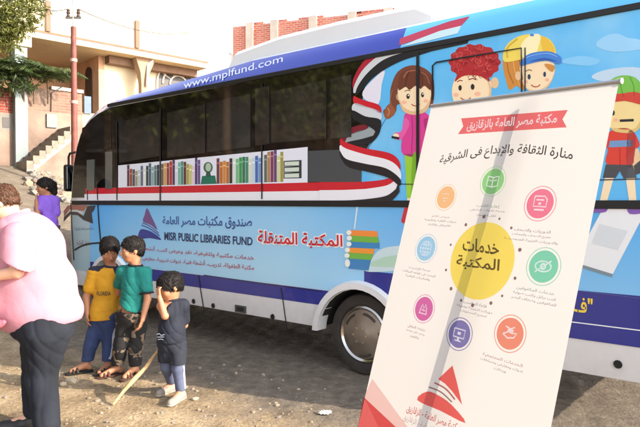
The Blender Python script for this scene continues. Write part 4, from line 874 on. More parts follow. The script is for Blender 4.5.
# writing
bus_art.text('fund_name_lettering', 'صندوق مكتبات مصر العامة', [(163, 216.3), (252.3, 215.4), (163, 226.4), (252.3, 230.2)], (44, 74, 140), 4, .012)
bus_art.text('fund_name_english_lettering', 'MISR PUBLIC LIBRARIES FUND', [(164.8, 231.8), (253, 237.2), (164.8, 240), (253, 245.6)], (24, 44, 92), 4, .022)
bus_art.text('service_lettering', 'خدمات مكتبية وتثقيفية، نقد وعرض كتب، أنشطة', [(143, 245), (254.5, 254), (143, 250.8), (254.5, 261.2)], (186, 40, 56), 4, .006)
bus_art.text('activity_lettering', 'مكتبة الطفولة، تدريب، أنشطة فنية، ندوات تدريبية، معارض', [(143, 255), (254.5, 263.8), (143, 260.8), (254.5, 271.2)], (186, 40, 56), 4, .006)
bus_art.text('mobile_library_outline', 'المكتبة المتنقلة', [(257.2, 228.9), (344, 233.4), (257.2, 247.3), (344, 251.1)], (240, 240, 242), 3, .075)
bus_art.text('mobile_library_lettering', 'المكتبة المتنقلة', [(258.5, 230.2), (343, 234.8), (258.5, 246), (343, 249.5)], (206, 22, 36), 5, .02)
bus_art.text('rear_lettering', '"ف', [(572, 296), (593, 298.5), (572, 311), (593, 314)], (236, 206, 70), 5, .02)
bus_art.text('door_lettering', 'عنوان المكتبة', [(77, 240), (90, 239.6), (77, 246.2), (90, 245.6)], (150, 90, 90), 3, .0)
bus_art.text('door_address_lettering', 'مكتبة مصر العامة بالشرقية', [(75, 227), (94, 226.4), (75, 231), (94, 230.4)], (106, 128, 142), 3, .0)
bus_art.part('sail_logo', [(spline([(147.4, 208.2), (152, 217), (157.6, 229.6), (151, 224.8), (143.4, 221.4), (145, 215)], 3), (110, 74, 132), 3), (stroke(spline([(142.6, 222.6), (150.5, 226.4), (159, 233)], 6, False), .9), (80, 74, 140), 3), (stroke(spline([(141.8, 225), (150, 228.6), (160, 235.8)], 6, False), 1.0), (60, 70, 146), 3),
    (spline([(139, 238.6), (140.4, 230), (146, 229.6), (154, 233), (161.8, 239.8), (150, 238)], 3), (40, 52, 140), 3)])
bus_art.part('door_wave_print', [([(64, 211), (68, 205.5), (76, 204.8), (88, 205.4), (84, 211), (77, 210), (70, 209.6), (64.4, 217)], (160, 96, 84), 3), ([(64.4, 217), (70, 210), (77, 209.6), (83, 212), (84, 214.6), (78, 213.4), (70.5, 213.5)], (206, 208, 204), 4),
    ([(64, 222), (64.4, 217), (70.5, 211.6), (78, 212), (84, 216), (88, 206), (96, 205.5), (94.5, 210), (92, 213), (93.4, 223.5), (84, 220), (78, 215), (71, 214.6)], (28, 34, 44), 5)])
for q_ in [(stroke([(71.3, 203), (72.4, 228), (74.4, 260)], 1.0), INK, 6), (stroke([(98.2, 203), (99.4, 222), (101.2, 242)], 1.2), INK, 6), (stroke(spline([(75, 250), (82, 246), (91, 243.6), (103, 242.6)], 5, False), 1.6), INK, 6), (stroke([(97.6, 186), (98.2, 200)], 1.0), INK, 6), (stroke([(87.4, 168), (88, 200)], .9), INK, 6), (stroke([(117.3, 122), (117.6, 200)], 1.0), INK, 8), (stroke([(161, 108), (161, 201)], 1.3), INK, 9), (stroke([(262.6, 83), (262.6, 199)], 1.3), INK, 9)]: bus_art.part('door_seam', [q_])
seam = []
for p in ([(198.6, 275), (200.6, 287), (204.6, 311)], [(281.2, 288), (283.4, 300), (287.4, 329)]): seam.append((stroke(p, 1.0), INK, 5))
seam += [(stroke([(418.6, 52), (418.6, 212)], 3.0), INK, 12), (stroke([(335, 203.6), (640, 202)], 2.2), INK, 12), (stroke([(400, 184), (424, 184.5)], .8), INK, 6), (stroke([(600, 180), (640, 179)], 1.0), INK, 6),
         (stroke([(433.5, 100), (433.5, 66), (437, 62.8), (470, 57), (522, 48.5), (522.5, 100)], 1.6), INK, 12), (stroke([(525.8, 48), (525.8, 100)], 1.2), INK, 12), (stroke([(640, 298), (575, 290)], .5), (90, 100, 150), 6), (stroke([(204, 275), (322, 291.5)], .9), (30, 40, 80), 4)]
for q_ in seam: bus_art.part('panel_seam', [q_])
hol = []
for (x, y, r) in ((194, 301.2, 1.9), (213.6, 305.6, 2.0), (273, 316.6, 2.2), (618, 364.2, 3.0)):
    u, v = SP.pix(x, y); MB().lathe([(.0, .004), (.024, .004), (.028, .008), (.03, .002)], (u, 0.004, v), (0, 1, 0), 14).build('lock', black, bus, True)
u0, v0 = SP.pix(235.5, 304.5); u1, v1 = SP.pix(246.5, 313.5)
fl = MB().box(((u0 + u1) / 2, .006, (v0 + v1) / 2), (abs(u1 - u0), .012, abs(v1 - v0)), bev=.003).build('filler_flap', mat('flap_grey', (70, 70, 70), .5), bus)
MB().box(((u0 + u1) / 2, .0135, (v0 + v1) / 2), (abs(u1 - u0) * .6, .003, abs(v1 - v0) * .5)).build('recess', black, fl)
# web address and flag on the sloping roof edge
cz = .235; CP = Plane(P0 + Vector((0, 0, 2.975)), BU, BN * -.12 + Vector((0, 0, cz)))
if CP.n.dot(BN) < 0: CP.n = -CP.n
cove = Art(CP, bus, BI, vinyl, base=.006)
cove.text('web_address_lettering', 'www.mplfund.com', [(184.2, 82), (283.5, 55), (184, 91.5), (283, 64.5)], (214, 222, 240), 1, .006)
cove.part('roof_flag_print', [([(399.5, 45.7), (400.5, 39), (420, 32), (450, 21.8), (470, 16.8), (461.6, 26.3), (440, 31.5), (415, 41)], (190, 46, 76), 1), ([(402, 47), (415, 41), (440, 31.5), (461.6, 26.3), (458, 34), (430, 41)], (196, 222, 224), 1)])
fa_ = Plane(P0 + BN * -.2, BU, (0, 0, 1))
fair = Art(Plane(P0 - BN * .33, BU, BN * -.06 + Vector((0, 0, .4))), bus, BI, vinyl, base=.034)
fair.text('roof_lettering', 'THERMOT-KUMBI  NBI', [(356, 27.4), (404, 16.2), (356, 29.8), (404, 18.8)], (70, 74, 90), 0, .0)
# mirror hung beside the windscreen
q = W(68.8, 178, 9.35)
lq = BI @ q
mr = MB().box(lq, (.10, .15, .42), bev=.035).build('mirror', mat('mirror_black', (26, 27, 29), .35), bus, True)
MB().box(lq + Vector((-.052, 0, 0)), (.006, .11, .34), bev=.002).build('mirror_glass', mat('mirror_glass', (150, 156, 160), .03, 1.0), mr)
e1 = BI @ W(70, 156, 9.35); e2 = BI @ W(77, 152, 9.2)
MB().tube([lq + Vector((0, 0, .2)), lq + Vector((.0, .0, .33)), e1 + Vector((0, 0, .04)), e2, e2 + Vector((-.1, -.25, -.02))], .018, 8).build('mirror_arm', black, mr, True)
# ------------------------------------------------------------------ roll-up banner, leaning back, seen nearest
bl, pw, th, rl = Vector((0.4931, 2.6646, 2.0690)), 0.60240, 0.26318, -0.03723
bw = Vector((math.sin(pw), -math.cos(pw), 0)); bb_ = Vector((math.cos(pw), math.sin(pw), 0))
bw = bw * math.cos(rl) + Vector((0, 0, 1)) * math.sin(rl)
bu = Vector((bb_.x * math.sin(th), bb_.y * math.sin(th), math.cos(th))); bu = (bu - bw * bu.dot(bw)).normalized()
BW, BH = .85, 1.98
BNP = Plane(bl - bu * BH, bw, bu)           # origin: bottom corner; normal towards the camera
bbase = bl - bu * BH + bw * BW / 2
ban = thing('banner_stand', 'tall white roll-up banner with coloured round icons and a yellow disc, leaning back', 'banner', bbase); NI = Matrix.Translation(-bbase)
cloth = bpy.data.materials.new('banner_cloth'); cloth.use_nodes = True; t = cloth.node_tree; b = t.nodes['Principled BSDF']
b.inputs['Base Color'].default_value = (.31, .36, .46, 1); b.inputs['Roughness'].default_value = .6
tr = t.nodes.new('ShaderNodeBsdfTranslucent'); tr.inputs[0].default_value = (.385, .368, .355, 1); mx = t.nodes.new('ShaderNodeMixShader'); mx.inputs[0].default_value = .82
t.links.new(b.outputs[0], mx.inputs[1]); t.links.new(tr.outputs[0], mx.inputs[2]); t.links.new(mx.outputs[0], t.nodes['Material Output'].inputs[0])
nx_, ny_ = 18, 40; V = []
for i in range(nx_ + 1):
    for j in range(ny_ + 1):
        u = BW * i / nx_; v = BH * j / ny_
        V.append(tuple(BNP.at(u, v, .0)))
me = bpy.data.meshes.new('panel'); me.from_pydata(V, [], [(i * (ny_ + 1) + j, (i + 1) * (ny_ + 1) + j, (i + 1) * (ny_ + 1) + j + 1, i * (ny_ + 1) + j + 1) for i in range(nx_) for j in range(ny_)])
panel = link('panel', me, ban, [cloth], True, NI)
alu = mat('aluminium', (176, 178, 182), .3, .9)
MB().tube([BNP.at(-.004, BH + .004, -.002), BNP.at(BW + .004, BH + .004, -.002)], .007, 10).build('top_rail', alu, ban, True, NI)
MB().tube([BNP.at(BW + .001, BH + .004, -.002), BNP.at(BW + .009, BH + .004, -.002)], .010, 10).build('end_cap', mat('cap_grey', (150, 150, 150), .4), ban, True, NI)
pa = BNP.pix(517, 96); pb2 = BNP.pix(421, 412); sh_ = SUN.dot(bw) / -SUN.dot(BNP.n); oa, ob = .05, .07
pa = (pa[0] + sh_ * oa, BH - .004); pb2 = (pb2[0] + sh_ * ob, 0); pb2 = (pb2[0], BNP.pix(421, 412)[1])
ext = -.02; kx = (pb2[0] - pa[0]) / (pb2[1] - pa[1])
MB().tube([BNP.at(pa[0], BH + .0, -oa), BNP.at(pa[0] + kx * (ext - pa[1]), ext, -ob)], .0115, 10).build('pole', mat('pole_dark', (40, 42, 46), .8), ban, True, NI)
ax3 = Matrix((bw, BNP.n, bu)).transposed()
base = MB(); base.box(BNP.at(BW / 2, -.05, -.03), (BW + .03, .17, .10), rot=ax3, bev=.025); base.build('base', alu, ban, True, NI)
for u in (.1, BW - .1):
    m_ = MB(); p = BNP.at(u, -.1, -.03); gzv = ground_at(p.x, p.y)
    m_.box(Vector((p.x, p.y, gzv + .02)), (.07, .42, .03), rot=Matrix.Rotation(math.atan2(BNP.n.y, BNP.n.x) - math.pi / 2, 3, 'Z'), bev=.008)
    m_.tube([p, Vector((p.x, p.y, gzv + .02))], .02, 8); m_.build('foot', mat('foot_plastic', (40, 40, 42), .5), ban, True, NI)
A = Art(BNP, ban, NI, ink, base=.0008, step=.0006)
def cen(px, py): return BNP.pix(px, py)
WH = 'banner_white'
mat(WH, (250, 250, 250), .6, transl=.3); mat('banner_text', (70, 62, 60), .7, transl=.3)
# red swoosh at the foot
A.part('red_corner', [([(372.4, 378.8), (407, 426), (424, 452), (400, 470), (364, 397)], (246, 196, 190), 0), ([(364, 397), (396, 427), (425, 470), (418, 600), (340, 520)], (226, 62, 62), 1)])
rbn = A.part('ribbon', [([(461.3, 118.5), (568, 110), (562.6, 119.4), (566.8, 127.4), (458, 134.3), (463.4, 126.4)], (232, 72, 78), 0)])
A.text('ribbon_lettering', 'مكتبة مصر العامة بالزقازيق', [(468.5, 120.6), (558, 113.2), (466.5, 132.2), (556.5, 126)], WH, 2, .02, parent=rbn)
A.text('title_lettering', 'منارة الثقافة والإبداع فى الشرقية', [(441, 156), (574.5, 149.6), (438.5, 168), (571.5, 165)], 'banner_text', 1, .012, arc=.034)
yc = cen(481, 260.5)
disc = A.part('yellow_disc', [(ell(yc[0], yc[1], .146, .146, 48), (250, 222, 62), 0)], px=False)
dts = []
for k, (a, r) in enumerate(((20, .012), (52, .009), (75, .008), (100, .012), (130, .011), (200, .009), (228, .012), (252, .009), (272, .012), (300, .011), (318, .008), (345, .010), (165, .008))):
    dts.append((ell(yc[0] + .168 * math.cos(R(a)), yc[1] + .168 * math.sin(R(a)), r * .62, r * .62, 10), (104, 70, 66), 0))
A.part('dot_print', dts, px=False)
A.text('disc_lettering', 'خدمات', [(463.6, 237), (500, 241.5), (462.6, 250.5), (499, 255.5)], (72, 58, 40), 1, .02, parent=disc)
A.text('disc_lettering', 'المكتبة', [(457.4, 254.5), (500.5, 259.2), (456, 268), (499, 273.8)], (72, 58, 40), 1, .02, parent=disc)
def icon(px, py, r, rgb, halo, glyph):
    c = cen(px, py); shp = [(stroke([q for q in ell(c[0], c[1], r * 1.17, r * 1.17, 36)] + [(c[0] + r * 1.17, c[1])], r * .07), halo, 0), (ell(c[0], c[1], r, r, 36), rgb, 0)]
    o = A.part('icon', shp, px=False)
    g = []
    L = lambda pts, wd=.09: g.append((stroke([(c[0] + x * r, c[1] + y * r) for x, y in pts], wd * r), WH, 2))
    if glyph == 'tv': L([(-.5, .35), (.5, .35), (.5, -.25), (-.5, -.25), (-.5, .35)]); L([(0, -.25), (0, -.5)], .2); L([(-.3, -.5), (.3, -.5)]); L([(-.15, .05), (.15, .05)], .2)
    elif glyph == 'eye': L([(.55 * math.cos(a), .32 * math.sin(a)) for a in [k * math.pi / 8 for k in range(17)]]); L([(.16 * math.cos(a), .16 * math.sin(a)) for a in [k * math.pi / 6 for k in range(13)]], .12); L([(-.5, -.4), (.5, .4)])
    elif glyph == 'globe':
        L([(.6 * math.cos(a), .6 * math.sin(a)) for a in [k * math.pi / 10 for k in range(21)]], .06); L([(.28 * math.cos(a), .6 * math.sin(a)) for a in [k * math.pi / 8 for k in range(17)]], .06); L([(-.6, 0), (.6, 0)], .06); L([(0, -.6), (0, .6)], .06); L([(-.5, .3), (.5, .3)], .05); L([(-.5, -.3), (.5, -.3)], .05)
    elif glyph == 'book': L([(-.5, .4), (-.5, -.35), (0, -.45), (.5, -.35), (.5, .4), (0, .3), (-.5, .4)]); L([(0, .3), (0, -.45)]); L([(-.38, .1), (-.1, .05)], .07); L([(.1, .05), (.38, .1)], .07)
    elif glyph == 'page': L([(-.45, .5), (.3, .5), (.5, .3), (.5, -.2), (-.45, -.2), (-.45, .5)]); L([(-.3, .25), (.3, .25)], .1); L([(-.35, -.42), (.4, -.42)], .12); L([(-.1, 0), (.1, 0)], .16)
    elif glyph == 'kids': L([(-.4, -.4), (-.3, .1), (-.2, .35), (0, .0), (.15, .4), (.3, .1), (.4, -.4)]); L([(-.45, -.4), (.45, -.4)]); L([(-.2, -.1), (.2, -.15)])
    elif glyph == 'hand': L([(-.5, -.1), (-.1, -.3), (.35, -.2), (.5, .1), (.2, .05), (-.1, .1), (-.5, -.1)]); L([(-.4, .4), (0, .3), (.3, .45)]); L([(-.2, .2), (.25, .2)], .16)
    else: L([(-.35, .25), (.0, .35), (.35, .25)], .06); L([(-.3, -.1), (.3, -.1)], .06); L([(-.2, -.35), (.2, -.35)], .06)
    A.part('glyph', g, parent=o, px=False)
icon(445.8, 197.4, .047, (250, 184, 112), (252, 216, 176), 'faint'); icon(493, 181.5, .050, (122, 214, 112), (186, 236, 178), 'book'); icon(540, 203.7, .053, (240, 92, 132), (246, 150, 176), 'page')
icon(426, 248.5, .051, (130, 200, 246), (186, 222, 248), 'globe'); icon(543.4, 266.5, .055, (92, 206, 168), (160, 226, 200), 'eye'); icon(424, 308.8, .048, (206, 66, 156), (230, 146, 198), 'kids')
icon(459.4, 334, .051, (98, 90, 176), (120, 112, 190), 'tv'); icon(510, 333.6, .054, (238, 116, 86), (244, 158, 134), 'hand')
for (px, py, wd, c, ls) in ((440, 221, 27, (222, 160, 150), ('عروض أفلام', 'ندوات ثقافية وتعليمية', 'للأطفال والكبار')), (487, 211, 30, (150, 190, 140), ('إعارة الكتب', 'خدمة الاطلاع الداخلى', 'لكل الأعمار')), (531, 236, 40, (170, 150, 150), ('الدوريات والصحف', 'جميع الصحف والمجلات', 'والدوريات العربية المتخصصة')),
                             (418.5, 273.5, 28, (160, 180, 200), ('خدمة الإنترنت', 'البحث فى قواعد البيانات', 'والمكتبات الرقمية')), (534, 296, 44, (150, 190, 180), ('خدمات المكفوفين', 'كتب برايل وكتب صوتية', 'للمكفوفين وضعاف البصر')), (415.5, 332.5, 28, (200, 150, 180), ('نشاط الطفل', 'ورش حكى ورسم', 'وتلوين')), (474, 309, 34, (150, 140, 176), ('قاعة الحاسب', 'دورات تدريبية متنوعة', 'لجميع المستويات')), (501, 365, 38, (210, 160, 150), ('الخدمات المجتمعية', 'ندوات ومعارض ومسابقات', 'ورحلات'))):
    for i, s_ in enumerate(ls):
        c2 = cen(px, py); hh_ = .0068 if i == 0 else .0058; ww = .0098 * len(s_) * hh_ / .0068; y0 = c2[1] + .018 - i * .0175
        A.text('caption_lettering', s_, [(c2[0] - ww / 2, y0 + hh_), (c2[0] + ww / 2, y0 + hh_), (c2[0] - ww / 2, y0 - hh_), (c2[0] + ww / 2, y0 - hh_)], tuple(int(q * .8) for q in c) if i == 0 else (128, 116, 116), 0, .008, px=False)
A.part('sail_logo', [([(452.6, 365.5), (456.5, 380), (462.4, 405), (452, 391), (445, 383.5), (438.3, 379)], (232, 56, 52), 0), (stroke(spline([(434.5, 382.5), (446, 389), (455, 399.5)], 6, False), 1.6), (170, 70, 64), 0), (stroke(spline([(429, 387), (441, 392), (452, 402)], 6, False), 1.4), (120, 80, 76), 0),
    (spline([(417.3, 400), (427, 391.5), (438, 395), (452, 405), (465.8, 423), (440, 410.5)], 3), (232, 56, 52), 0)])
A.text('library_name_lettering', 'مكتبة مصر العامة - الزقازيق', [(408, 404), (461, 424), (406, 413), (458, 434)], (206, 70, 66), 0, .016)
A.text('library_address_lettering', 'محافظة الشرقية - الزقازيق', [(404, 413.5), (452, 434), (402.5, 421), (450, 442)], (190, 150, 150), 0, 0)
# ------------------------------------------------------------------ people
def G(px, py):
    d = ray(px, py); q = Vector((0, 0, EYE)) + d * (-EYE / d.z); q.z = ground_at(q.x, q.y); return q
skin_m = {k: mat('skin_' + k, c, .5, var=.06, vscale=14) for k, c in (('tan', (164, 112, 82)), ('warm', (176, 122, 90)), ('fair', (216, 166, 136)))}
hair_k = mat('hair_dark', (22, 17, 15), .6, var=.3, vscale=60, bump=.35, bscale=90, spec=.25)
hair_b = mat('hair_brown', (74, 46, 28), .5, var=.4, vscale=50, bump=.4, bscale=80, spec=.3)
eye_w = mat('eye_white', (214, 208, 200), .2); eye_d = mat('eye_dark', (26, 18, 14), .15); lip = mat('lip', (150, 84, 74), .5); brow_m = mat('brow', (34, 26, 22), .8)
def frame_of(f, up=(0, 0, 1)):
    f = Vector(f).normalized(); r = f.cross(Vector(up)).normalized(); u = r.cross(f).normalized(); return f, r, u
def head_prims(c, f, hh, up=(0, 0, 1)):
    f, r, u = frame_of(f, up); A_ = [tuple(r), tuple(f), tuple(u)]; P = lambda x, y, z: tuple(c + r * (x * hh) + f * (y * hh) + u * (z * hh))
    pr = [('e', P(0, -.03, .10), (.335 * hh, .425 * hh, .385 * hh), A_, .03 * hh), ('e', P(0, .10, -.16), (.285 * hh, .29 * hh, .30 * hh), A_, .12 * hh),
          ('e', P(0, .20, -.37), (.15 * hh, .13 * hh, .11 * hh), A_, .12 * hh), ('c', P(0, .385, .02), P(0, .45, -.13), .03 * hh, .058 * hh, .05 * hh),
          ('e', P(.09, .33, .09), (.12 * hh, .06 * hh, .04 * hh), A_, .06 * hh), ('e', P(-.09, .33, .09), (.12 * hh, .06 * hh, .04 * hh), A_, .06 * hh),
          ('e', P(.17, .27, -.13), (.1 * hh, .09 * hh, .1 * hh), A_, .08 * hh), ('e', P(-.17, .27, -.13), (.1 * hh, .09 * hh, .1 * hh), A_, .08 * hh),
          ('e', P(0, .36, -.25), (.1 * hh, .045 * hh, .045 * hh), A_, .04 * hh)]
    for s in (-1, 1): pr.append(('e', P(s * .335, -.05, -.05), (.035 * hh, .075 * hh, .115 * hh), A_, .03 * hh))
    return pr
def face_parts(c, f, hh, par, inv, up=(0, 0, 1)):
    f, r, u = frame_of(f, up); A_ = [tuple(r), tuple(f), tuple(u)]; P = lambda x, y, z: tuple(c + r * (x * hh) + f * (y * hh) + u * (z * hh))
    for s in (-1, 1):
        e = solid('eye', [('e', P(s * .145, .325, .015), (.062 * hh, .04 * hh, .036 * hh), A_, .001)], .012 * hh, eye_w, par, inv=inv)
        solid('iris', [('e', P(s * .140, .352, .015), (.03 * hh, .018 * hh, .032 * hh), A_, .001)], .009 * hh, eye_d, e)
        solid('eyebrow', [('c', P(s * .07, .385, .095), P(s * .15, .375, .12), .016 * hh, .018 * hh, .02 * hh), ('c', P(s * .15, .375, .12), P(s * .225, .32, .10), .018 * hh, .01 * hh, .02 * hh)], .01 * hh, brow_m, par, inv=inv)
    solid('mouth', [('c', P(-.085, .355, -.262), P(0, .395, -.25), .014 * hh, .024 * hh, .02 * hh), ('c', P(0, .395, -.25), P(.085, .355, -.262), .024 * hh, .014 * hh, .02 * hh), ('c', P(-.05, .37, -.285), P(.05, .37, -.285), .02 * hh, .02 * hh, .02 * hh)], .009 * hh, lip, par, inv=inv)
def hair_cap(c, f, hh, m, par, inv, up=(0, 0, 1), low=-.02, thick=.035, front=.34, extra=(), back=True):
    f, r, u = frame_of(f, up); A_ = [tuple(r), tuple(f), tuple(u)]; P = lambda x, y, z: tuple(c + r * (x * hh) + f * (y * hh) + u * (z * hh))
    k = 1 + thick / .38
    pr = [('e', P(0, -.035, .115), (.335 * hh * k, .425 * hh * k, .385 * hh * k), A_, .02 * hh)]
    if back: pr.append(('e', P(0, -.22, -.06), (.30 * hh, .24 * hh, .27 * hh), A_, .06 * hh))
    pr += list(extra)
    # hairline: the face side is cut away in front of the ears and under the fringe
    holes = [('e', P(0, .50, -.20), (.34 * hh, .52 * hh, .42 * hh), A_, .01)]
    cuts = [(Vector(P(0, -.05, -.22 + low)), tuple(-u * .8 + f * .35))]
    o = solid('hair', pr, .028 * hh, m, par, cuts=cuts, holes=holes, wr=.0022 * hh / .23, wf=120, inv=inv)
    rr_ = random.Random(int(abs(c[0]) * 1e4)); st_ = MB()
    me = o.data; ok = [v for v in me.vertices if (v.co - c).dot(u) > -.30 * hh]
    for _ in range(900):                   # short loose locks lying on the cap, swept down and to the back
        v = rr_.choice(ok); nrm = v.normal; p_ = v.co.copy(); dd = (u * -.5 - f * rr_.uniform(-.2, .5) + r * rr_.uniform(-.35, .35)); dd = (dd - nrm * dd.dot(nrm)); dd = dd.normalized() + nrm * rr_.uniform(.0, .1)
        L = hh * rr_.uniform(.10, .18); q_ = p_ + dd * L * .5 + nrm * .0012; st_.tube([p_ - nrm * .003, q_, p_ + dd * L - nrm * (.004 + L * L * 3)], [.0016, .0018, .0006], 4, False)
    st_.build('hair_lock', m, o, True)
    return o
def hand_prims(wrist, d, n, L, curl=.5, side=1, spread=.06):
    """wrist, direction d, palm normal n: palm, four unequal fingers, thumb on the side given."""
    d = Vector(d).normalized(); n = Vector(n); n = (n - d * n.dot(d)).normalized(); s = d.cross(n).normalized() * side; wrist = Vector(wrist)
    pr = []; rr = .062 * L
    for i, (fl, off) in enumerate(((.40, -.155), (.46, -.052), (.43, .052), (.33, .15))):
        kn = wrist + d * (.5 - .02 * abs(i - 1.2)) * L + s * (-off) * L
        pr.append(('c', tuple(wrist + s * (-off) * .6 * L), tuple(kn), rr * 1.5, rr * 1.25, .04 * L))
        a = curl * .9; d1 = (d * math.cos(a) + n * math.sin(a) - s * off * spread * 6).normalized(); m = kn + d1 * fl * .5 * L
        a2 = curl * 2.0; d2 = (d * math.cos(a2) + n * math.sin(a2) - s * off * spread * 3).normalized(); e = m + d2 * fl * .5 * L
        pr += [('c', tuple(kn), tuple(m), rr * 1.02, rr * .92, .012 * L), ('c', tuple(m), tuple(e), rr * .92, rr * .72, .01 * L)]
    tb = wrist + d * .14 * L + s * .13 * L; t1 = tb + (d * .62 + s * .62 + n * .25).normalized() * .24 * L; t2 = t1 + (d * .9 + s * .25 + n * (.3 + curl * .4)).normalized() * .2 * L
    pr += [('c', tuple(tb), tuple(t1), rr * 1.5, rr * 1.1, .04 * L), ('c', tuple(t1), tuple(t2), rr * 1.1, rr * .8, .012 * L)]
    return pr
def limb(a, b, r1, r2, k=.02): return ('c', tuple(a), tuple(b), r1, r2, k)
def body_axes(J):
    s = (J['shR'] - J['shL']); u = (J['neck'] - J['pel']).normalized(); s = (s - u * s.dot(u)).normalized(); f = s.cross(u).normalized()
    return s, f, u
def torso(J, k, pad=0.0, belly=0.0, wide=1.0):
    s, f, u = body_axes(J); A_ = [tuple(s), tuple(f), tuple(u)]; T = (J['neck'] - J['pel']).length
    mid = lambda t: J['pel'].lerp(J['neck'], t); hw = (J['shR'] - J['shL']).length / 2
    pr = [('e', tuple(mid(.66)), (hw * .92 * wide + pad, .088 * k + pad, T * .36 + pad), A_, .05 * k), ('e', tuple(mid(.28) - f * belly * .3), (hw * .84 * wide + pad, .085 * k + belly + pad, T * .32 + pad), A_, .06 * k),
          ('e', tuple(mid(.02)), (hw * .86 * wide + pad, .092 * k + pad, T * .22 + pad), A_, .06 * k), limb(J['shL'], J['shR'], .046 * k + pad, .046 * k + pad, .05 * k)]
    return pr
def person(name_label, J, k, hc, hf, hh, skin, group=None, hands=(), up=(0, 0, 1), h=.0065, girth=1.0):
    prims = torso(J, k, -.006) + head_prims(hc, hf, hh, up)
    f, r, u = frame_of(hf, up)
    prims += [limb(J['neck'] - Vector((0, 0, .02 * k)), hc - u * .2 * hh - f * .10 * hh, .052 * k, .046 * k, .03 * k)]
    for q in 'LR':
        prims += [limb(J['sh' + q], J['el' + q], .043 * k * girth, .033 * k * girth, .03 * k), limb(J['el' + q], J['wr' + q], .034 * k * girth, .022 * k * girth, .01)]
        prims += [limb(J['hip' + q], J['kn' + q], .072 * k * girth, .049 * k * girth, .04 * k), limb(J['kn' + q], J['an' + q], .05 * k * girth, .030 * k, .012), limb(J['an' + q], J['to' + q], .032 * k, .022 * k, .015)]
        fw = (J['to' + q] - J['an' + q]); fw.z = 0; prims.append(limb(J['an' + q], J['an' + q] - fw.normalized() * .03 * k - Vector((0, 0, .03 * k)), .03 * k, .026 * k, .015))
    for (q, d, n, L, curl, side) in hands: prims += hand_prims(J['wr' + q], d, n, L, curl, side)
    o = solid('person', prims, h, skin); tag(o, name_label, 'person', group)
    return o
def ring(name, c, f, r, mt, par, rad=.008, n=20, flat=1.0, ctr=None):
    f = Vector(f).normalized(); t = Vector((1, 0, 0)) if abs(f.x) < .8 else Vector((0, 1, 0)); a = f.cross(t).normalized(); b = f.cross(a)
    return MB().tube([c + (a * math.cos(q) + b * math.sin(q) * flat) * r for q in (2 * math.pi * i / n for i in range(n + 1))], rad, 8).build(name, mt, par, True)
def sleeve(J, q, k, pad, t, r0=.050, r1=.050):
    a = J['sh' + q]; b = a.lerp(J['el' + q], t); return limb(a, b, r0 * k + pad, r1 * k + pad, .03 * k)
def sleeve_cut(J, q, t):
    a = J['sh' + q]; b = J['el' + q]; return (a.lerp(b, t), tuple((b - a).normalized()))
def sleeves(J, k, pad, t, mt, par, wr=.002):
    for q in 'LR': solid('sleeve', [limb(J['sh' + q].lerp(J['el' + q], -.02), J['sh' + q].lerp(J['el' + q], t + .2), .05 * k + pad, .052 * k + pad, .02)], .0065, mt, par, cuts=[sleeve_cut(J, q, t)], wr=wr)
def shoe(J, q, k, mt, par, sole=None, w_=1.0):
    an = J['an' + q]; to = J['to' + q]; fw = (to - an); fw.z = 0; fw.normalize(); gzv = min(an.z, to.z) - .03 * k; sd = Vector((-fw.y, fw.x, 0))
    heel = an - fw * .028 * k; heel.z = gzv + .030 * k; toe = to + fw * .01 * k; toe.z = gzv + .026 * k
    pr = [limb(heel, heel.lerp(toe, .5) + Vector((0, 0, .008 * k)), .036 * k * w_, .036 * k * w_, .02), limb(heel.lerp(toe, .5), toe, .037 * k * w_, .033 * k * w_, .02), limb(an - Vector((0, 0, .012 * k)), heel.lerp(toe, .25) + Vector((0, 0, .02 * k)), .04 * k * w_, .038 * k * w_, .02)]
    s = solid('shoe', pr, .006, mt, par, cuts=[(Vector((0, 0, gzv + .004)), (0, 0, -1)), (an + Vector((0, 0, .03 * k)), (0, 0, 1))])
    if sole: solid('sole', [limb(heel, toe, .041 * k * w_, .038 * k * w_, .02)], .006, sole, s, cuts=[(Vector((0, 0, gzv)), (0, 0, -1)), (Vector((0, 0, gzv + .016)), (0, 0, 1))])
    return s
def sandal(J, q, k, mt, par, sole):
    an = J['an' + q]; to = J['to' + q]; fw = (to - an); fw.z = 0; fw.normalize(); gzv = min(an.z, to.z) - .03 * k; sd = Vector((-fw.y, fw.x, 0))
    heel = an - fw * .035 * k; heel.z = gzv + .006; toe = to + fw * .025 * k; toe.z = gzv + .006
    s = solid('sandal', [limb(heel, heel.lerp(toe, .5), .034 * k, .036 * k, .02), limb(heel.lerp(toe, .5), toe, .037 * k, .036 * k, .02)], .005, sole, par, cuts=[(Vector((0, 0, gzv + .002)), (0, 0, -1)), (Vector((0, 0, gzv + .02)), (0, 0, 1))])
    for t_, hgt, wd in ((.62, .036, .014), (.80, .028, .010)):
        p = heel.lerp(toe, t_); n = 9
        MB().tube([p + sd * (.038 * k * math.cos(a)) + Vector((0, 0, .012 + (hgt * k) * math.sin(a))) for a in [math.pi * i / (n - 1) for i in range(n)]], wd * k, 7).build('strap', mt, s, True)
    return s
def legs(J, k, pad, tk, cuts_t, wide=1.0):
    s, f, u = body_axes(J); A_ = [tuple(s), tuple(f), tuple(u)]; pr = [('e', tuple(J['pel'] - Vector((0, 0, .01))), ((J['shR'] - J['shL']).length / 2 * .88 * wide + pad, .095 * k + pad, .11 * k + pad), A_, .04 * k)]; cu = []
    pr += [limb(J['pel'] - s * .04 + V3(0, 0, .05), J['pel'] + s * .04 + V3(0, 0, .05), .10 * k + pad, .10 * k + pad, .04 * k)]
    for q in 'LR':
        pr += [limb(J['hip' + q], J['kn' + q], .074 * k + pad, .054 * k + pad, .03 * k), limb(J['kn' + q], J['an' + q], .054 * k + pad, tk * k + pad, .01)]
    return pr
def V3(*a): return Vector(a)

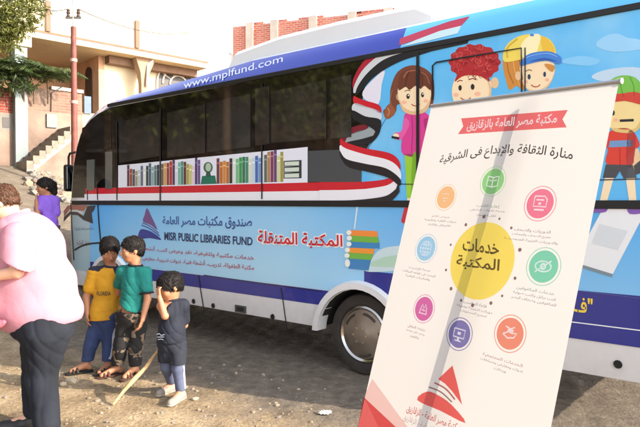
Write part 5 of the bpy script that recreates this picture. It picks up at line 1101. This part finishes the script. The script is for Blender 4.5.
# --- boy in the yellow shirt
Y = 5.82; k = 1.0
J = dict(neck=W(111, 267, Y), pel=W(104, 320, Y), shL=W(95, 273, Y), shR=W(121, 272, Y - .02), elL=W(86.5, 297, Y - .02), elR=W(122, 296, Y + .12), wrL=W(87.5, 314, Y - .08), wrR=W(118, 312, Y + .16),
         hipL=W(98, 322, Y), hipR=W(111.5, 322, Y), knL=W(91, 344, Y - .06), knR=W(110, 345, Y - .02))
gL = G(86, 372.5); gR = G(108, 372); J['anL'] = gL + V3(0, 0, .075); J['anR'] = gR + V3(0, 0, .075); J['toL'] = gL + V3(-.11, -.07, .03); J['toR'] = gR + V3(-.04, -.12, .03)
hc = W(109.5, 250, Y - .02); hf = (.42, -.78, -.42)
p1 = person('boy in yellow short-sleeved shirt with dark shoulders and blue jeans leaning towards another boy', J, k, hc, hf, .245, skin_m['tan'], 'children by the bus', hands=[('L', (.03, -.1, -1), (1, .2, 0), .135, .45, 1), ('R', (0, .1, -1), (-1, 0, 0), .135, .5, -1)])
face_parts(hc, Vector(hf), .245, p1, None); hair_cap(hc, hf, .245, hair_k, p1, None, low=.0, thick=.05)
yel = mat('shirt_yellow', (196, 142, 26), .85, var=.08, vscale=9, bump=.55, bscale=13); nav = mat('cloth_navy', (30, 30, 48), .85, var=.15, vscale=9, bump=.55, bscale=13)
s, f, u = body_axes(J); hem = W(104, 318.5, Y)
sh_pr = torso(J, k, .014) + [limb(J['pel'] + V3(0, 0, .1), J['pel'] - V3(0, 0, .05), .125, .135, .04)]
shirt = solid('shirt', sh_pr + [sleeve(J, 'L', k, .012, .62), sleeve(J, 'R', k, .012, .6)], .0065, yel, p1, cuts=[(hem, (0.05, 0, -1)), (J['neck'] + u * .004, tuple(u)), ], wr=.0034, wf=32)
solid('yoke', torso(J, k, .017) + [sleeve(J, 'L', k, .015, .5), sleeve(J, 'R', k, .015, .45)], .0065, nav, shirt, cuts=[(J['neck'] - u * .05, tuple(-u * .8 + f * .0)), (J['neck'] + u * .012, tuple(u)), (J['shL'].lerp(J['elL'], .12), tuple((J['elL'] - J['shL']).normalized()))], wr=.0034, wf=32,
      holes=[('e', tuple(J['neck'] - u * .10 + f * .10), (.085, .16, .12), [tuple(s), tuple(f), tuple(u)], .01)])
ring('collar', J['neck'] + u * .006, u, .062, nav, shirt, .012)
yp = Plane(J['pel'].lerp(J['neck'], .55) + V3(0, -.128, 0), (1, 0, 0), (0, 0, 1)); ya = Art(yp, shirt, None, lambda c: mat('shirt_print', (64, 52, 30), .9), base=.004)
ya.text('chest_lettering', 'FLORIDA', [(-.06, .015), (.075, .015), (-.06, -.025), (.075, -.025)], (64, 52, 30), 0, .03, px=False)
jean = mat('jeans_blue', (44, 58, 96), .9, var=.2, vscale=7, bump=.5, bscale=14)
tr_ = solid('jeans', legs(J, k, .012, .040, 0), .0065, jean, p1, cuts=[(J['anL'] + V3(0, 0, .035), (0, 0, -1)), (J['pel'] + V3(0, 0, .08), (0, 0, 1))], wr=.0048, wf=30)
a, b_ = J['hipR'], J['knR']; c = J['anR']; off = V3(.055, -.055, 0)
MB().tube([a + V3(.062, -.065, -.05), a.lerp(b_, .5) + V3(.052, -.062, 0), b_ + V3(.044, -.052, 0), b_.lerp(c, .5) + V3(.038, -.046, 0), c + V3(.03, -.038, .06)], .013, 6).build('side_stripe', mat('stripe_pale', (170, 174, 186), .8, var=.3, vscale=30), tr_, True)
for q in 'LR': sandal(J, q, k, mat('sandal_dark', (38, 30, 28), .7), p1, mat('sole_dark', (24, 20, 18), .9))

# --- boy in the green shirt
Y = 5.62
J = dict(neck=W(135.5, 266, Y), pel=W(131, 320, Y), shL=W(123.5, 272, Y + .04), shR=W(144.5, 272, Y - .03), elL=W(118, 293, Y + .16), elR=W(147.5, 299, Y - .06), wrL=W(113, 302, Y + .26), wrR=W(142.5, 320, Y - .13),
         hipL=W(125.5, 323, Y), hipR=W(138, 323, Y), knL=W(120.5, 347, Y - .04), knR=W(135.5, 347, Y - .02))
gL = G(115.5, 376); gR = G(134, 377); J['anL'] = gL + V3(.01, .02, .075); J['anR'] = gR + V3(0, .02, .075); J['toL'] = gL + V3(-.10, -.08, .03); J['toR'] = gR + V3(-.05, -.12, .03)
hc = W(132.5, 249.5, Y - .02); hf = (-.88, -.46, -.08)
p2 = person('boy in teal green shirt with dark collar and black camouflage trousers facing his friend', J, k, hc, hf, .24, skin_m['warm'], 'children by the bus', hands=[('R', (-.35, -.12, -1), (-1, .1, .2), .135, .4, 1), ('L', (-.6, .3, -.5), (0, 1, 0), .13, .4, 1)])
face_parts(hc, Vector(hf), .24, p2, None); hair_cap(hc, hf, .24, hair_k, p2, None, low=.03, thick=.03)
teal = mat('shirt_teal', (14, 112, 104), .85, var=.08, vscale=9, bump=.55, bscale=13); blk = mat('cloth_black', (24, 24, 30), .88, var=.2, vscale=9)
s, f, u = body_axes(J); hem = W(131, 322.5, Y)
shirt = solid('shirt', torso(J, k, .014) + [limb(J['pel'] + V3(0, 0, .1), J['pel'] - V3(0, 0, .05), .12, .125, .04), sleeve(J, 'L', k, .012, .62), sleeve(J, 'R', k, .012, .62)], .0065, teal, p2, cuts=[(hem, (0, 0, -1)), (J['neck'] + u * .004, tuple(u)), sleeve_cut(J, 'L', .66)], wr=.0034, wf=34, seed=2)
ring('collar', J['neck'] + u * .006, u, .06, blk, shirt, .012)
ring('cuff', J['shR'].lerp(J['elR'], .78), J['elR'] - J['shR'], .058, blk, shirt, .009)
camo = bpy.data.materials.new('camouflage'); camo.use_nodes = True; t = camo.node_tree; b = t.nodes['Principled BSDF']; b.inputs['Roughness'].default_value = .9
tc = t.nodes.new('ShaderNodeTexCoord'); n_ = t.nodes.new('ShaderNodeTexNoise'); n_.inputs['Scale'].default_value = 9; n_.inputs['Detail'].default_value = 2; t.links.new(tc.outputs['Object'], n_.inputs[0])
rp = t.nodes.new('ShaderNodeValToRGB'); rp.color_ramp.interpolation = 'CONSTANT'; rp.color_ramp.elements[0].color = (*lin((26, 25, 26)), 1); rp.color_ramp.elements[1].position = .57; rp.color_ramp.elements[1].color = (*lin((112, 96, 80)), 1)
e_ = rp.color_ramp.elements.new(.64); e_.color = (*lin((60, 52, 46)), 1); t.links.new(n_.outputs['Fac'], rp.inputs[0]); t.links.new(rp.outputs[0], b.inputs['Base Color'])
solid('trousers', legs(J, k, .014, .044, 0), .0065, camo, p2, cuts=[(J['anL'] + V3(0, 0, .03), (0, 0, -1)), (J['pel'] + V3(0, 0, .08), (0, 0, 1))], wr=.0048, wf=30, seed=3)
for q in 'LR': sandal(J, q, k, mat('slipper_brown', (92, 52, 40), .7), p2, mat('sole_brown', (62, 38, 30), .9))

# --- smallest boy, hand to his eyes
Y = 4.98; k = .86
J = dict(neck=W(172, 300, Y), pel=W(172, 341, Y), shL=W(161.5, 306, Y - .02), shR=W(182, 305.5, Y + .02), elL=W(165, 316, Y - .16), elR=W(184.5, 325, Y + .10), wrL=W(159.2, 296.5, Y - .12), wrR=W(170, 342, Y + .17),
         hipL=W(166.5, 342, Y), hipR=W(177.5, 342, Y), knL=W(167, 367, Y + .02), knR=W(178, 369, Y - .06))
gL = G(168.5, 394); gR = G(178.5, 402.5); J['anL'] = gL + V3(.02, .04, .066); J['anR'] = gR + V3(.01, .04, .066); J['toL'] = gL + V3(-.05, -.08, .026); J['toR'] = gR + V3(-.035, -.10, .026)
hc = W(170.3, 286.5, Y - .02); hf = (-.80, -.50, -.36)
p3 = person('smallest boy in dark navy shirt and dark long shorts rubbing his eyes with one hand', J, k, hc, hf, .232, skin_m['warm'], 'children by the bus', hands=[('L', (-.18, .1, 1), (.7, .7, 0), .115, .75, 1), ('R', (-.7, 0, -.6), (0, -1, 0), .115, .9, 1)], h=.006)
face_parts(hc, Vector(hf), .232, p3, None); hair_cap(hc, hf, .232, hair_k, p3, None, low=.05, thick=.045)
s, f, u = body_axes(J); dn = mat('shirt_dark_navy', (20, 25, 40), .85, var=.15, vscale=9, bump=.55, bscale=13)
shirt = solid('shirt', torso(J, k, .013) + [limb(J['pel'] + V3(0, 0, .1), J['pel'] - V3(0, 0, .03), .112, .115, .04), sleeve(J, 'L', k, .012, .75), sleeve(J, 'R', k, .012, .7)], .006, dn, p3, cuts=[(W(172, 341, Y), (0, 0, -1)), (J['neck'] + u * .006, tuple(u)), (J['elL'] + V3(.0, .0, .02), (-.6, -.35, .75))], wr=.0034, wf=36, seed=5)
ring('collar', J['neck'] + u * .006, u, .055, dn, shirt, .01)
sa = Art(Plane(J['pel'] + V3(-.055, -.122, .06), (1, -.25, 0), (0, 0, 1)), shirt, None, lambda c: mat('print_pale', (150, 156, 170), .9), base=.004)
sa.part('shirt_print', [(stroke([(-.04, .02), (-.02, .03), (.0, .015), (.03, .025)], .008), (150, 156, 170), 0), (stroke([(-.035, .0), (.025, .004)], .007), (150, 156, 170), 0), (stroke([(-.03, -.02), (.0, -.014), (.02, -.02)], .006), (150, 156, 170), 0)], px=False)
shz = W(172, 362, Y).z
sp_ = [('e', tuple(J['pel'] - V3(0, 0, .01)), (.105, .095, .1), I3, .04)]
for q in 'LR': sp_ += [limb(J['hip' + q], J['kn' + q], .075, .072, .03)]
solid('shorts', sp_, .006, mat('shorts_dark', (26, 30, 42), .88, var=.2, vscale=8, bump=.55, bscale=13), p3, cuts=[(V3(0, 0, shz), (0, 0, -1)), (J['pel'] + V3(0, 0, .07), (0, 0, 1))], wr=.0045, wf=30)
lg = solid('leggings', [limb(J['hip' + q].lerp(J['kn' + q], .5), J['kn' + q], .068, .054, .02) for q in 'LR'] + [limb(J['kn' + q], J['an' + q], .054, .040, .01) for q in 'LR'], .006, mat('leggings_grey_blue', (78, 85, 108), .85, var=.12, vscale=10), p3, cuts=[(V3(0, 0, J['anR'].z + .01), (0, 0, -1))], wr=.003)
MB().tube([J['knR'] + V3(.046, -.012, .03), J['knR'].lerp(J['anR'], .5) + V3(.042, -.012, 0), J['anR'] + V3(.037, -.012, .03)], .011, 6).build('side_stripe', MATS['stripe_pale'], lg, True)
for q in 'LR': shoe(J, q, k, mat('shoe_white', (136, 128, 118), .7, var=.1, vscale=20), p3, mat('sole_pale', (170, 160, 146), .8), 1.12)
# the stick he trails
tip = G(113, 407); up_ = J['wrR'] + V3(-.06, -.0, -.04)
pts = [tip.lerp(up_, t) for t in (0, .2, .42, .62, .8, 1.06)]; pts[1] += V3(.0, 0, .006); pts[3] += V3(.008, 0, -.006)
pts = [p + V3(0, 0, .014) for p in pts]
tag(MB().tube(pts, [.010, .014, .02, .016, .012, .011], 9).build('stick', mat('bare_wood', (196, 160, 112), .85, var=.3, vscale=18, bump=.6, bscale=50), None, True), 'long pale wooden stick slanting down to the sand from the smallest boy', 'stick')

# --- heavy person in the pale pink shirt
Y = 4.3; k = 1.28
hc = W(2, 203.5, Y); hf = (-.86, -.12, -.62)
sh = lambda a, b, d: W(a, b, Y + d)
J = dict(neck=W(14, 221, Y), pel=W(42, 322, Y), shL=sh(16, 236, -.2), shR=sh(24, 234, .2), elL=sh(17, 272, -.27), elR=sh(2, 276, .2), wrL=sh(-22, 279, -.26), wrR=sh(-30, 276, .14), hipL=sh(43, 330, -.10), hipR=sh(38, 330, .11), knL=sh(40, 381, -.09), knR=sh(33, 379, .12))
J['shL'], J['shR'] = J['shL'], J['shR']
gL = G(41, 447); gR = G(28, 432); J['anL'] = gL + V3(.04, 0, .09); J['anR'] = gR + V3(.03, .04, .09); J['toL'] = gL + V3(-.15, -.03, .035); J['toR'] = gR + V3(-.16, .0, .035)
p4 = person('heavy person in a pale pink shirt and dark jeans with head bent down', J, k, hc, hf, .25, skin_m['fair'], hands=[('L', (-1, .1, .0), (0, .6, -.8), .18, .5, 1), ('R', (-1, -.1, 0), (0, -.6, -.8), .18, .5, -1)], up=(-.5, 0, .8), h=.008)
face_parts(hc, Vector(hf), .25, p4, None, up=(-.5, 0, .8))
hair_cap(hc, hf, .25, hair_b, p4, None, up=(-.5, 0, .8), thick=.06, low=.08)
pnk = mat('shirt_pink', (188, 128, 142), .9, var=.03, vscale=5, bump=.4, bscale=8)
Eo = lambda px, py, d, rx, ry, rz, kk=.08: ('e', tuple(W(px, py, Y + d)), (rx, ry, rz), I3, kk)
shirt = solid('shirt', [Eo(24, 248, 0, .285, .21, .24), Eo(31, 282, 0, .315, .225, .25), Eo(38, 310, 0, .315, .225, .20), Eo(24, 228, 0, .16, .22, .11), Eo(-8, 300, 0, .22, .22, .2),
                        ], .009, pnk, p4,
              cuts=[(W(40, 326.5, Y), (.17, 0, -1)), (W(19, 213, Y), (-.55, 0, .8))], wr=.0035, wf=11)
for q, d_ in (('L', -1), ('R', 1)):
    solid('sleeve', [limb(J['sh' + q] + V3(.02, 0, -.02), J['sh' + q].lerp(J['el' + q], 1.15), .115, .10, .05)], .009, pnk, shirt, cuts=[(J['el' + q] + V3(0, 0, .05), (-.5, 0, -1))], wr=.004, wf=16)
ring('collar', W(17.5, 217, Y), (-.55, 0, .8), .088, mat('collar_pink', (210, 160, 166), .9), shirt, .012)  # collar ring in one even pink, lighter than the shirt
dj = mat('jeans_dark', (34, 37, 44), .95, var=.35, vscale=3, bump=.3, bscale=12, spec=.2)
solid('jeans', [Eo(43, 323, 0, .226, .20, .17), limb(W(46, 335, Y - .1), W(41, 378, Y - .09), .16, .1, .05), limb(W(41, 378, Y - .09), J['anL'] + V3(0, 0, .05), .1, .086, .03), limb(W(40, 335, Y + .1), W(36, 378, Y + .12), .145, .088, .05), limb(W(36, 378, Y + .12), J['anR'] + V3(0, 0, .05), .092, .08, .02)], .009, dj, p4,
      cuts=[(J['anL'] + V3(0, 0, .0), (0, 0, -1))], wr=.005, wf=26)
for q in 'LR': shoe(J, q, 1.35, mat('shoe_black', (26, 25, 27), .5), p4, mat('sole_dark', (24, 20, 18), .9))
# the folded pink cloth held at the belly
pc = MB(); hp = J['wrL'] + V3(-.02, -.05, -.16)
cl = solid('cloth_bundle', [limb(W(-34, 316, Y - .2), W(0, 325, Y - .27), .05, .022, .03), limb(W(-30, 326, Y - .2), W(4, 322, Y - .27), .04, .016, .03)], .008, mat('cloth_rose', (186, 84, 100), .85, var=.15, vscale=10), None, wr=.003, wf=30)
tag(cl, 'folded rose coloured cloth held against the heavy person\'s pink shirt', 'cloth')

# --- girl in the purple shirt farther back
Y = 8.6; k = 1.1
gg = W(47, 250, Y); gq = gz(gg.x, gg.y)
J = dict(neck=W(47.5, 195.5, Y), pel=W(48.5, 229, Y), shL=W(40.5, 200, Y - .05), shR=W(54.5, 200.5, Y + .05), elL=W(37.5, 214, Y - .14), elR=W(56, 214, Y + .03), wrL=W(36.3, 200.5, Y - .16), wrR=W(53, 226, Y - .05), hipL=W(44.5, 232, Y), hipR=W(52, 232, Y), knL=W(44.5, 256, Y), knR=W(52, 256, Y))
for q, px in (('L', 44.5), ('R', 52)):
    a = W(px, 280, Y); a.z = float(gz(a.x, a.y)) + .08; J['an' + q] = a; J['to' + q] = a + V3(-.1, -.08, -.05)
hc = W(44.8, 186.8, Y - .02); hf = (-.85, -.52, -.05)
p5 = person('girl in a purple shirt raising one hand to her chin on the dirt slope', J, k, hc, hf, .25, skin_m['tan'], hands=[('L', (-.1, .1, 1), (.8, .4, 0), .14, .6, 1), ('R', (-.1, -.1, -1), (-1, 0, 0), .14, .4, 1)], h=.008)
face_parts(hc, Vector(hf), .25, p5, None)
f_, r_, u_ = frame_of(hf); Ph = lambda x, y, z: tuple(hc + r_ * (x * .25) + f_ * (y * .25) + u_ * (z * .25))
hair_cap(hc, hf, .25, hair_k, p5, None, thick=.05, low=-.1, extra=[('c', Ph(0, -.36, .05), Ph(0, -.46, -.35), .07, .05, .03)])
s, f, u = body_axes(J); pur = mat('shirt_purple', (124, 86, 190), .85, var=.1, vscale=9, bump=.55, bscale=13)
solid('shirt', torso(J, k, .014) + [limb(J['pel'] + V3(0, 0, .1), J['pel'] - V3(0, 0, .06), .13, .135, .04), sleeve(J, 'L', k, .012, .6), sleeve(J, 'R', k, .012, .9)], .009, pur, p5, cuts=[(J['pel'] - V3(0, 0, .06), (0, 0, -1)), (J['neck'] + u * .006, tuple(u))], wr=.003)
solid('trousers', legs(J, k, .012, .042, 0), .009, mat('trousers_grey', (64, 66, 76), .9, var=.15, vscale=8), p5, cuts=[(V3(0, 0, J['anL'].z + .03), (0, 0, -1)), (J['pel'] + V3(0, 0, .05), (0, 0, 1))], wr=.004)
for q in 'LR': shoe(J, q, k, MATS['sandal_dark'], p5, MATS['sole_dark'])
